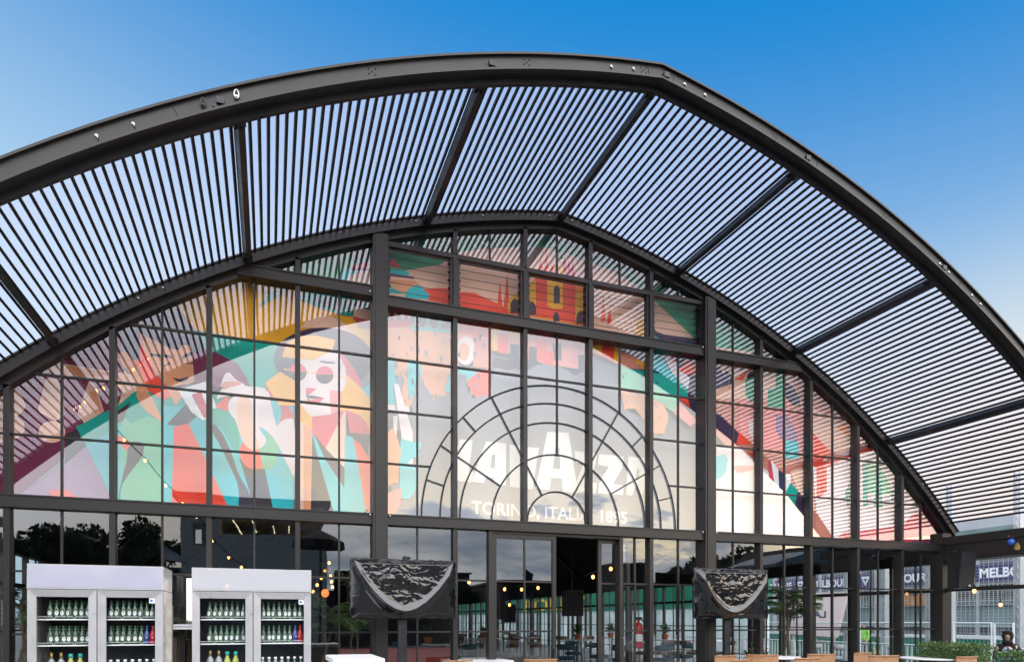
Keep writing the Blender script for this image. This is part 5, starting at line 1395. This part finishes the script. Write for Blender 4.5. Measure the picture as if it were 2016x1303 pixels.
# banner with repeated triangle and city name
bn = thing('city_banner', 'long purple banner with a white triangle emblem and MELBOURNE repeated', 'banner', (34.8, 10, 3.7))
ZB = 4.22
MB().box(34.9, 34.98, Y0, Y1, ZB-.46, ZB+.46).build('banner_cloth', M['purp'], bn)
vs, fs = text_mb('MELBOURNE', 1., .035)
wx = max(v[0] for v in vs); hz = max(v[2] for v in vs)
rep = [UX(1928, 1128, 34.9).y]
p1 = UX(1735, 1140, 34.9).y; p2 = UX(1600, 1150, 34.9).y
Lt = abs(UX(1736, 1140, 34.9).y-UX(1852, 1132, 34.9).y)
step = None
for yl in (rep[0], p1, p2, p2+(p2-p1)*1.05, p2+(p2-p1)*2.1):
    # text runs towards -Y as seen from the camera (left = larger Y)
    k_ = Lt/wx; hh = .5
    MB().add([(34.885, yl-v[0]*k_, ZB-.25+v[2]/hz*hh) for v in vs], fs).build('lettering', M['wlet'], bn)
    yt = yl+Lt*.30
    if abs(yl-rep[0]) < .01: yt = yl+Lt*.35
    MB().add([(34.885, yt+.36, ZB+.27), (34.885, yt-.36, ZB+.27), (34.885, yt, ZB-.33), (34.884, yt-.2, ZB+.1), (34.884, yt+.2, ZB+.1), (34.884, yt, ZB-.0)], [(0, 2, 1)]).build('triangle_emblem', M['wlet'], bn)
    MB().add([(34.880, yt+.16, ZB+.13), (34.880, yt-.16, ZB+.13), (34.880, yt, ZB-.12)], [(0, 2, 1)]).build('emblem_notch', M['purp'], bn)
# orange hoarding far back, yellow lettering strip
oz = UX(1790, 1176, 34.7); ow = abs(UX(1760, 1176, 34.7).y-UX(1832, 1176, 34.7).y)
tag(MB().box(34.6, 34.7, oz.y-ow/2, oz.y+ow/2, 2.55, 3.15).build('orange_hoarding', mat('orange_brown_print', (.40, .16, .05), .7, 0, .5, 1.2), loc=(34.6, oz.y, 2.5)), 'orange and brown hoarding on the grandstand left of the canopy post', 'hoarding')
# green hoarding with yellow letters, seen deep through the pavilion
gh = thing('green_hoarding', 'long green hoarding with yellow letters beyond the deep side wall', 'hoarding', (16.5, 30, 2.3))
MB().box(16.4, 16.6, 12.0, 62, 2.2, 3.6).build('board', M['tgreen'], gh)
MB().box(16.45, 16.55, 12.0, 62, 0, 2.19).build('white_screen', mat('white_screen', (.60, .70, .68), .7, 0, .35, .6), gh)
vs2, fs2 = text_mb('ROLEX', 1., .03)
MB().add([(16.39, 38.-v[0]*3.4, 2.35+v[2]*1.1) for v in vs2], fs2).build('lettering', M['yel'], gh)
m = MB(); y = 12.
while y < 62: m.box(16.2, 16.3, y-.04, y+.04, 0, 3.4); y += 1.9
m.build('frame_posts', M['steel'], gh)
# reflection of a pink sign built as a solid board, lettering kept mirrored
q0 = UX(1560, 1170, 19.2); q1 = UX(1668, 1170, 19.2); zt_ = UX(1640, 1167, 19.2).z; zb_ = UX(1640, 1254, 19.2).z
pb_ = thing('billboard_reflection', 'reflection of a pale pink billboard with mirrored dark lettering, built beyond the side glass', 'billboard', (19.2, (q0.y+q1.y)/2, 0))
MB().prism([(19.2, q0.y+.3, zt_+.06), (19.2, q1.y, zt_+.02), (19.2, q1.y+.55, zb_), (19.2, q0.y+.3, zb_+.1)], (.12, 0, 0)).build('board', mat('pale_pink_board', (.78, .62, .60), .6, 0, .05), pb_)
m = MB()
for yy in (q0.y, q1.y+.7): m.box(19.22, 19.3, yy-.05, yy+.05, 0, zb_+.05)
m.build('leg', M['galv'], pb_)
vs3, fs3 = text_mb('LAVAZZA', 1., .03); wx3 = max(v[0] for v in vs3)
ya = UX(1627, 1213, 19.19).y; yb = UX(1536, 1213, 19.19).y; k_ = (yb-ya)/wx3; z_ = UX(1620, 1215, 19.19).z
MB().add([(19.192, ya+v[0]*k_, z_+v[2]*.36) for v in vs3 if True], fs3).build('lettering', mat('navy_lettering', (.05, .06, .10), .6), pb_)
# small things on the track side
def marshal():
    p = UX(1700, 1246, 20.6); t = thing('person', 'track marshal in a bright lime green vest beyond the side wall', 'person', (20.6, p.y, 0))
    x, y = 20.6, p.y
    body(t, x, y, 0, 1.60, M_lime, mat('dark_trousers', (.02, .02, .025), .8), R(-90))
# ================================================================== PEOPLE
M_lime = mat('lime_vest', (.25, .75, .03), .6); M['skin'] = mat('skin', (.50, .30, .22), .55); M['knit'] = mat('black_knit', (.008, .008, .009), .9)
def skin_mesh(name, pts, edges, radii, m, parent, sub=2):
    me = bpy.data.meshes.new(name)
    r = parent
    while r.parent: r = r.parent
    o = Vector(r['_o']); me.from_pydata([Vector(p)-o for p in pts], edges, [])
    ob = bpy.data.objects.new(name, me); COL.objects.link(ob)
    md = ob.modifiers.new('skin', 'SKIN'); md.use_smooth_shade = True
    for v, rr in zip(me.skin_vertices[0].data, radii): v.radius = (rr if isinstance(rr, tuple) else (rr, rr))
    me.skin_vertices[0].data[0].use_root = True
    s = ob.modifiers.new('sub', 'SUBSURF'); s.levels = sub; s.render_levels = sub
    dg = bpy.context.evaluated_depsgraph_get(); m2 = bpy.data.meshes.new_from_object(ob.evaluated_get(dg))
    bpy.data.objects.remove(ob); bpy.data.meshes.remove(me)
    m2.name = name; m2.materials.clear(); m2.materials.append(m)
    m2.polygons.foreach_set('use_smooth', [True]*len(m2.polygons))
    o2 = bpy.data.objects.new(name, m2); COL.objects.link(o2); o2.parent = parent
    return o2
def body(t, x, y, z, H, vest, trousers, rz, hood=False, sleeves=None, arms='down'):
    s = H/1.75; c, sn = math.cos(rz), math.sin(rz)
    def P(a, b, h): return (x+(a*c-b*sn)*s, y+(a*sn+b*c)*s, z+h*s)      # a: to the person's side, b: backwards, h: up
    pts = [P(0, 0, .95), P(0, .01, 1.12), P(0, .01, 1.32), P(0, .015, 1.45), P(0, 0, 1.54), P(0, -.02, 1.64), P(0, -.02, 1.72)]
    rad = [(.155*s, .11*s), (.135*s, .10*s), (.165*s, .11*s), (.10*s, .07*s), .05*s, (.078*s, .095*s), (.06*s, .075*s)]
    ed = [(0, 1), (1, 2), (2, 3), (3, 4), (4, 5), (5, 6)]
    def chain(root, lst):
        k = root
        for p, r in lst:
            pts.append(P(*p)); rad.append(r*s); ed.append((k, len(pts)-1)); k = len(pts)-1
        return k
    for q in (-1, 1):
        e = chain(2, [((q*.17, .01, 1.40), .06), ((q*.23, .02, 1.28), .05), ((q*.265, .03, 1.10), .042), ((q*.24, -.08, .93), .034), ((q*.23, -.12, .86), .026)])
        for f in range(4): chain(e, [((q*.23+(f-1.5)*.018, -.14, .81), .0085), ((q*.23+(f-1.5)*.02, -.145, .77+.004*abs(f-1.5)), .0075)])
        chain(e, [((q*.20, -.15, .84), .009), ((q*.19, -.165, .81), .008)])
        chain(0, [((q*.09, 0, .86), .085), ((q*.10, -.01, .50), .058), ((q*.10, .02, .10), .042), ((q*.11, -.02, .045), .042), ((q*.12, -.14, .035), .032)])
    bo = skin_mesh('body', pts, ed, rad, M['skin'], t)
    # clothing: shirt/jacket with sleeves, vest, trousers
    def sub(name, P_, E_, R_, m): return skin_mesh(name, P_, E_, R_, m, t)
    sp_ = [P(0, 0, .93), P(0, .01, 1.12), P(0, .01, 1.32), P(0, .012, 1.45)]; sr = [(.17*s, .125*s), (.152*s, .117*s), (.182*s, .127*s), (.10*s, .085*s)]; se = [(0, 1), (1, 2), (2, 3)]
    for q in (-1, 1):
        k = 2
        for p, r in (((q*.17, .01, 1.40), .075), ((q*.23, .02, 1.28), .063), ((q*.265, .03, 1.10), .055), ((q*.24, -.08, .93), .045)):
            sp_.append(P(*p)); sr.append(r*s); se.append((k, len(sp_)-1)); k = len(sp_)-1
    sub('jacket', sp_, se, sr, sleeves or vest)
    vp = [P(0, 0, .96), P(0, .01, 1.12), P(0, .01, 1.33), P(0, .012, 1.43)]; sub('vest', vp, [(0, 1), (1, 2), (2, 3)], [(.182*s, .138*s), (.168*s, .13*s), (.192*s, .138*s), (.12*s, .10*s)], vest)
    tp = [P(0, 0, .95)]; tr = [(.165*s, .12*s)]; te = []
    for q in (-1, 1):
        k = 0
        for p, r in (((q*.09, 0, .86), .096), ((q*.10, -.01, .50), .070), ((q*.10, .02, .10), .056)): tp.append(P(*p)); tr.append(r*s); te.append((k, len(tp)-1)); k = len(tp)-1
    sub('trousers', tp, te, tr, trousers)
    # face details
    f = MB(); hd = P(0, -.02, 1.655)
    for q in (-1, 1): f.ell(P(q*.03, -.105, 1.665), (.011*s, .011*s, .007*s), 8, 5, 0)
    f.add([P(-.022, -.112, 1.60), P(.022, -.112, 1.60), P(.015, -.114, 1.592), P(-.015, -.114, 1.592)], [(0, 1, 2, 3)]); f.build('face_details', M['knit'], t)
    MB().ell(P(0, -.115, 1.635), (.012*s, .014*s, .02*s), 8, 6).build('nose', M['skin'], t, True)
    for q in (-1, 1): MB().ell(P(q*.082, -.01, 1.65), (.012*s, .02*s, .03*s), 8, 5).build('ear', M['skin'], t, True)
    if hood:
        m = MB(); rs = []
        # knitted hood: a shell round the head, open at the face, with a scarf below
        for (zz, r1, r2, b) in ((1.46, .115, .11, .0), (1.50, .105, .105, -.01), (1.55, .10, .105, -.015)): rs.append([P(math.cos(a)*r1, b+math.sin(a)*r2, zz) for a in [i*math.pi/8 for i in range(16)]])
        m.rings(rs); m.build('scarf', M['knit'], t, True)
        vs_ = []; fs_ = []; nu, nv = 18, 12
        for j in range(nv+1):
            ph = R(-62+150*j/nv)
            for i in range(nu+1):
                a = R(-52+284*i/nu)   # leaves the face side (-b) open
                lim = 1.0
                vs_.append(P(math.cos(a)*.112*math.cos(ph), -.005+math.sin(a)*.125*math.cos(ph), 1.655+.125*math.sin(ph)))
        for j in range(nv):
            for i in range(nu): fs_.append((j*(nu+1)+i, j*(nu+1)+i+1, (j+1)*(nu+1)+i+1, (j+1)*(nu+1)+i))
        hm = MB(); hm.add(vs_, fs_); ho = hm.build('hood', M['knit'], t, True)
        so_ = ho.modifiers.new('t', 'SOLIDIFY'); so_.thickness = .018; so_.offset = 0
        MB().ell(P(0, -.02, 1.735), (.10*s, .11*s, .06*s), 14, 8).build('beanie', M['knit'], t, True)
    else:
        MB().ell(P(0, .0, 1.70), (.088*s, .10*s, .07*s), 14, 8).build('hair', M['knit'], t, True)
marshal()
vestm = mat('blue_white_vest', (.30, .36, .52), .7, 0, .85, 14.)
pp = UX(1984, 1240, 12.4)
Hs = 1.75*pp.z/1.79
st = thing('person', 'steward in a black hood and scarf with a pale blue patterned vest behind the hedge', 'person', (12.4, pp.y, 0))
ang = math.atan2(pp.y+CD, 12.4-CX)        # face the camera
body(st, 12.4, pp.y, 0, Hs, vestm, mat('black_trousers', (.012, .012, .014), .8), ang-R(90), True, M['knit'])
dd = Vector((CX-12.4, -CD-pp.y, 0)).normalized(); sx_ = Vector((-dd.y, dd.x, 0)); b_ = Vector((12.4, pp.y, 0))
MB().bar(b_+dd*.145+Vector((0, 0, 1.30*Hs/1.75)), b_+dd*.150+Vector((0, 0, 1.12*Hs/1.75)), .012, .006, tuple(dd)).bar(b_+dd*.146+Vector((0, 0, 1.42*Hs/1.75)), b_+dd*.146+Vector((0, 0, 1.30*Hs/1.75)), .03, .006, tuple(dd)).build('lanyard', mat('red_lanyard', (.5, .02, .02), .6), st)
# ================================================================== BEHIND THE CAMERA (mirrored in the glass)
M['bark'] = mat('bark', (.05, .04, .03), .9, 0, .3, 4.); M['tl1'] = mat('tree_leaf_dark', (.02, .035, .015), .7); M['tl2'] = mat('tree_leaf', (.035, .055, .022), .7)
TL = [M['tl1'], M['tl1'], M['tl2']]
M['far1'] = mat('hazed_tree_leaf', (.07, .09, .05), .8); M['far2'] = mat('hazed_tree_leaf_light', (.10, .12, .06), .8)  # leaf colours lightened in place of distance haze
def tree(c, H, rad, label, n=5200, seed=1, leaf=(.10, .22), name='broadleaf_tree', lobes=13, squash=.7, group='trees reflected in the glass'):
    rnd = random.Random(seed); t = thing(name, label, 'tree', (c[0], c[1], 0), 0, group); X, Y = c
    MB().tube([(X, Y, 0), (X+.1*rad, Y, H*.35), (X-.05*rad, Y, H*.62)], [.09*rad, .06*rad, .03*rad], 8).build('trunk', M['bark'], t)
    L_ = []
    for k in range(lobes):
        a = rnd.uniform(0, 6.28); rr = rad*rnd.uniform(.2, .78); L_.append((Vector((X+rr*math.cos(a), Y+rr*math.sin(a), H*rnd.uniform(.52, .86))), rad*rnd.uniform(.22, .42)))
    m = MB()
    for p, r in L_: m.tube([(X, Y, H*.4), (X+(p.x-X)*.5, Y+(p.y-Y)*.5, H*.5), tuple(p)], [.03*rad, .02*rad, .008*rad], 6)
    m.build('branches', M['bark'], t)
    m = MB()
    def f():
        p, r = L_[rnd.randrange(len(L_))]; v = Vector((rnd.gauss(0, 1), rnd.gauss(0, 1), rnd.gauss(0, 1)*squash)); v = v.normalized()*r*rnd.random()**.35; return p+Vector((v.x, v.y, v.z*squash))
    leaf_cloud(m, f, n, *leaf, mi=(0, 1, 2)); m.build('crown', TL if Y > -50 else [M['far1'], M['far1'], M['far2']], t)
def refx(px, Yr): return REF(px, 1200, Yr).x
def refz(px, py, Yr): return REF(px, py, Yr).z
Yt = -24
for px, py, rad, lab, sd in ((105, 1012, 2.6, 'dark broad tree mirrored behind the lilac headed fridge', 1), (205, 1020, 2.9, 'dark spreading tree mirrored above both fridges', 2), (285, 1008, 2.4, 'dark tree mirrored beside the grey building', 3), (15, 1030, 2.2, 'dark tree mirrored at the left picture edge', 4)):
    tree((refx(px, Yt), Yt), refz(px, py, Yt), rad, lab, 3000, sd, (.09, .19))
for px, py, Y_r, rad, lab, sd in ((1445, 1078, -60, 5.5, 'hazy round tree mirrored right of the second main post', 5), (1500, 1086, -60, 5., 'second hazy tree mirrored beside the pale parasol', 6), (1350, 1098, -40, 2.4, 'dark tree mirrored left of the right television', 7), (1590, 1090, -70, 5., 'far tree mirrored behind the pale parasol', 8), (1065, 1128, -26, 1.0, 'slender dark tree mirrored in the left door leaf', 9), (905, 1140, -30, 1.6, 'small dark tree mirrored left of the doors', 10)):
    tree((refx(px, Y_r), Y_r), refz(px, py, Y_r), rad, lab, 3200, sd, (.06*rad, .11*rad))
# grey building
Yb = -19.
xa, xb = refx(352, Yb), refx(640, Yb); zt2 = refz(400, 985, Yb)
bd = thing('grey_building', 'grey two storey building with a lit upper balcony mirrored over the right fridge', 'building', ((xa+xb)/2, Yb-3, 0))
GW = mat('grey_render', (.60, .57, .53), .85, 0, .15, .5)
w0, w1 = refx(435, Yb), refx(645, Yb); zo0, zo1 = refz(500, 1052, Yb), refz(500, 1018, Yb)
MB().box(xa, xb, Yb-6, Yb, 0, zo0).box(xa, w0, Yb-6, Yb, zo0, zt2).box(w0, xb, Yb-6, Yb, zo1, zt2).box(w0, xb, Yb-6, Yb-4, zo0, zo1).build('wall', GW, bd)
MB().box(xa-.2, xb+.2, Yb-6.2, Yb+.25, zt2, zt2+.2).build('roof', mat('roof_dark', (.03, .03, .03), .8), bd)
wx0, wx1 = refx(382, Yb), refx(394, Yb)
wf = MB().box(wx0-.08, wx1+.5, Yb, Yb+.04, refz(388, 1072, Yb)-.05, refz(388, 1035, Yb)+.05).build('window', mat('window_frame_grey', (.25, .22, .2), .6), bd)
MB().box(wx0, wx1, Yb+.041, Yb+.05, refz(388, 1072, Yb), refz(388, 1045, Yb)).build('pane', mat('lit_window', (.5, .5, .5), .3, emit=(.8, .85, .9), estr=2.), wf)
for (pxa, pya, pxb, pyb, n, lab) in ((460, 1022, 478, 1052, 8, 'row of tiny balcony lights, left one, mirrored over the right fridge'), (500, 1022, 510, 1050, 7, 'row of tiny balcony lights, second one, mirrored over the right fridge'), (543, 1035, 546, 1052, 4, 'third short row of tiny balcony lights mirrored over the right fridge'), (572, 1035, 572, 1053, 4, 'last short row of tiny balcony lights mirrored beside the parasol')):
    A_ = REF(pxa, pya, Yb-.5); B_ = REF(pxb, pyb, Yb-.5); t = thing('balcony_lights', lab, 'string lights', tuple(A_), 0, 'rows of balcony lights')
    MB().tube([A_, B_], .01, 5).build('cable', M['cable'], t)
    for k in range(n): MB().ell(A_+(B_-A_)*(k+.5)/n, (.024, .024, .024), 8, 6).build('bulb', mat('white_warm_bulb', (.9, .8, .6), .3, emit=(1, .8, .5), estr=14.) if 'white_warm_bulb' not in bpy.data.materials else bpy.data.materials['white_warm_bulb'], t, True)
# parasols
def parasol(px, py, Yr, r, h, colr, label):
    P_ = REF(px, py, Yr); t = thing('parasol', label, 'parasol', (P_.x, Yr, 0)); m = MB(); rs = []
    n = 8
    rs = [[(P_.x+q*r*math.cos(a*math.pi/4+.3), Yr+q*r*math.sin(a*math.pi/4+.3), P_.z-h*q**1.2) for a in range(n)] for q in (.02, .5, 1.)]
    rs += [[(p[0], p[1], p[2]-.22) for p in rs[-1]]]
    m.rings(rs).build('canopy', mat('parasol_cloth', colr, .8, 0, .1), t); MB().tube([(P_.x, Yr, 0), (P_.x, Yr, P_.z)], .04, 8).build('pole', M['steel'], t)
parasol(628, 1040, -14, .8, .4, (.03, .02, .02), 'dark parasol mirrored right of the grey building')
# black marquee with a pale grey roof edge, mirrored behind the right panes
Ym = -13.
mq = thing('black_marquee', 'black marquee with pale grey curved roof mirrored in the right panes', 'marquee', (REF(1700, 1200, Ym).x, Ym, 0))
pr = [(1526, 1108), (1560, 1096), (1600, 1082), (1625, 1078), (1640, 1084), (1660, 1080), (1960, 1076), (1960, 1100), (1640, 1112), (1600, 1106), (1560, 1110), (1530, 1114)]
MB().prism([REF(a_, b_, Ym) for a_, b_ in pr[:5]+pr[8:]], (0, -3., 0)).build('roof', mat('marquee_pale_cloth', (.30, .33, .36), .8, 0, .1), mq)
MB().prism([REF(a_, b_, Ym-.05) for a_, b_ in ((1636, 1086), (1660, 1064), (1990, 1058), (1990, 1130), (1640, 1130))], (0, -6., 0)).build('fascia', M['lining'], mq)
xa_, xb_ = refx(1588, Ym), refx(2500, Ym)
MB().box(xa_, xb_, Ym-7, Ym-6.5, 0, REF(1700, 1110, Ym).z).box(xa_, xa_+.3, Ym-6.5, Ym-.4, 0, REF(1600, 1112, Ym).z).build('side_cloth', M['lining'], mq)
# dark sheds and blocks on the mirrored skyline
for pxa, pxb, py, Yr, lab in ((1232, 1272, 1108, -45, 'dark block mirrored in the panes right of the doors'), (1290, 1370, 1148, -40, 'long dark shed mirrored left of the right television'), (985, 1178, 1148, -30, 'low roof mirrored across the left door leaf'), (905, 930, 1128, -45, 'small dark tower block mirrored left of the doors'), (640, 985, 1165, -34, 'long low building mirrored behind the left television'), (0, 345, 1120, -30, 'dark low building mirrored behind the fridges'), (1180, 1900, 1190, -75, 'low far building mirrored along the bottom of the right panes')):
    a, b = refx(pxa, Yr), refx(pxb, Yr); z = max(1.2, refz((pxa+pxb)/2, py, Yr))
    t = thing('dark_building', lab, 'building', ((a+b)/2, Yr, 0), 0, 'low dark buildings on the mirrored skyline')
    MB().box(a, b, Yr-6, Yr, 0, z).build('wall', mat('dark_cladding', (.03, .03, .034), .8, 0, .3, .4), t)
    MB().box(a-.15, b+.15, Yr-6.1, Yr+.3, z, z+.12).build('roof', mat('shed_roof', (.10, .10, .11), .6), t)
    m = MB(); n = max(1, int((b-a)/3))
    for k in range(n): m.box(a+(b-a)*(k+.3)/n, a+(b-a)*(k+.6)/n, Yr, Yr+.03, z*.45, z*.7)
    m.build('window', mat('dim_window', (.10, .12, .14), .2), t)
# flag
fp = REF(1040, 1135, -28); fg = thing('flag', 'small furled flag on a pole mirrored in the left door leaf', 'flag', (fp.x, -28, 0))
MB().tube([(fp.x-.25, -28, 0), (fp.x-.25, -28, fp.z+.5)], .03, 6).build('pole', M['steel'], fg)
MB().prism([(fp.x-.22, -28, fp.z+.45), (fp.x+.3, -28, fp.z+.1), (fp.x+.1, -28, fp.z-.8), (fp.x-.2, -28, fp.z-.3)], (0, .05, 0)).build('cloth', mat('flag_cloth', (.05, .04, .08), .8, 0, .6, 4.), fg)
# banner flag
fb = REF(345, 1092, -12); bf = thing('banner_flag', 'white and black printed banner mirrored between the fridges', 'banner', tuple(fb))
pts = [REF(318, 1075, -12), REF(345, 1092, -12), REF(372, 1112, -12), REF(376, 1125, -12), REF(350, 1108, -12), REF(318, 1102, -12)]
MB().prism(pts, (0, .03, 0)).build('cloth', mat('banner_cloth', (.5, .5, .55), .8, 0, .4, 3.), bf)
# festoon over the courtyard, mirrored across the mural
festoon([REF(222, 835, -11.), REF(285, 905, -11.3), REF(345, 970, -11.6), REF(385, 1015, -12), REF(440, 1075, -12), REF(480, 1110, -12.2), REF(560, 1150, -12.5)], 9, 'long festoon of warm bulbs mirrored diagonally across the left of the mural', .05, .036, .018, 'bulb2')
festoon([REF(140, 800, -9.5), REF(185, 765, -11.), REF(235, 735, -13), REF(300, 700, -16.)], 12, 'cluster of warm bulbs mirrored in the mural beside the big pale letters', .1, .034, .01, 'bulb2')
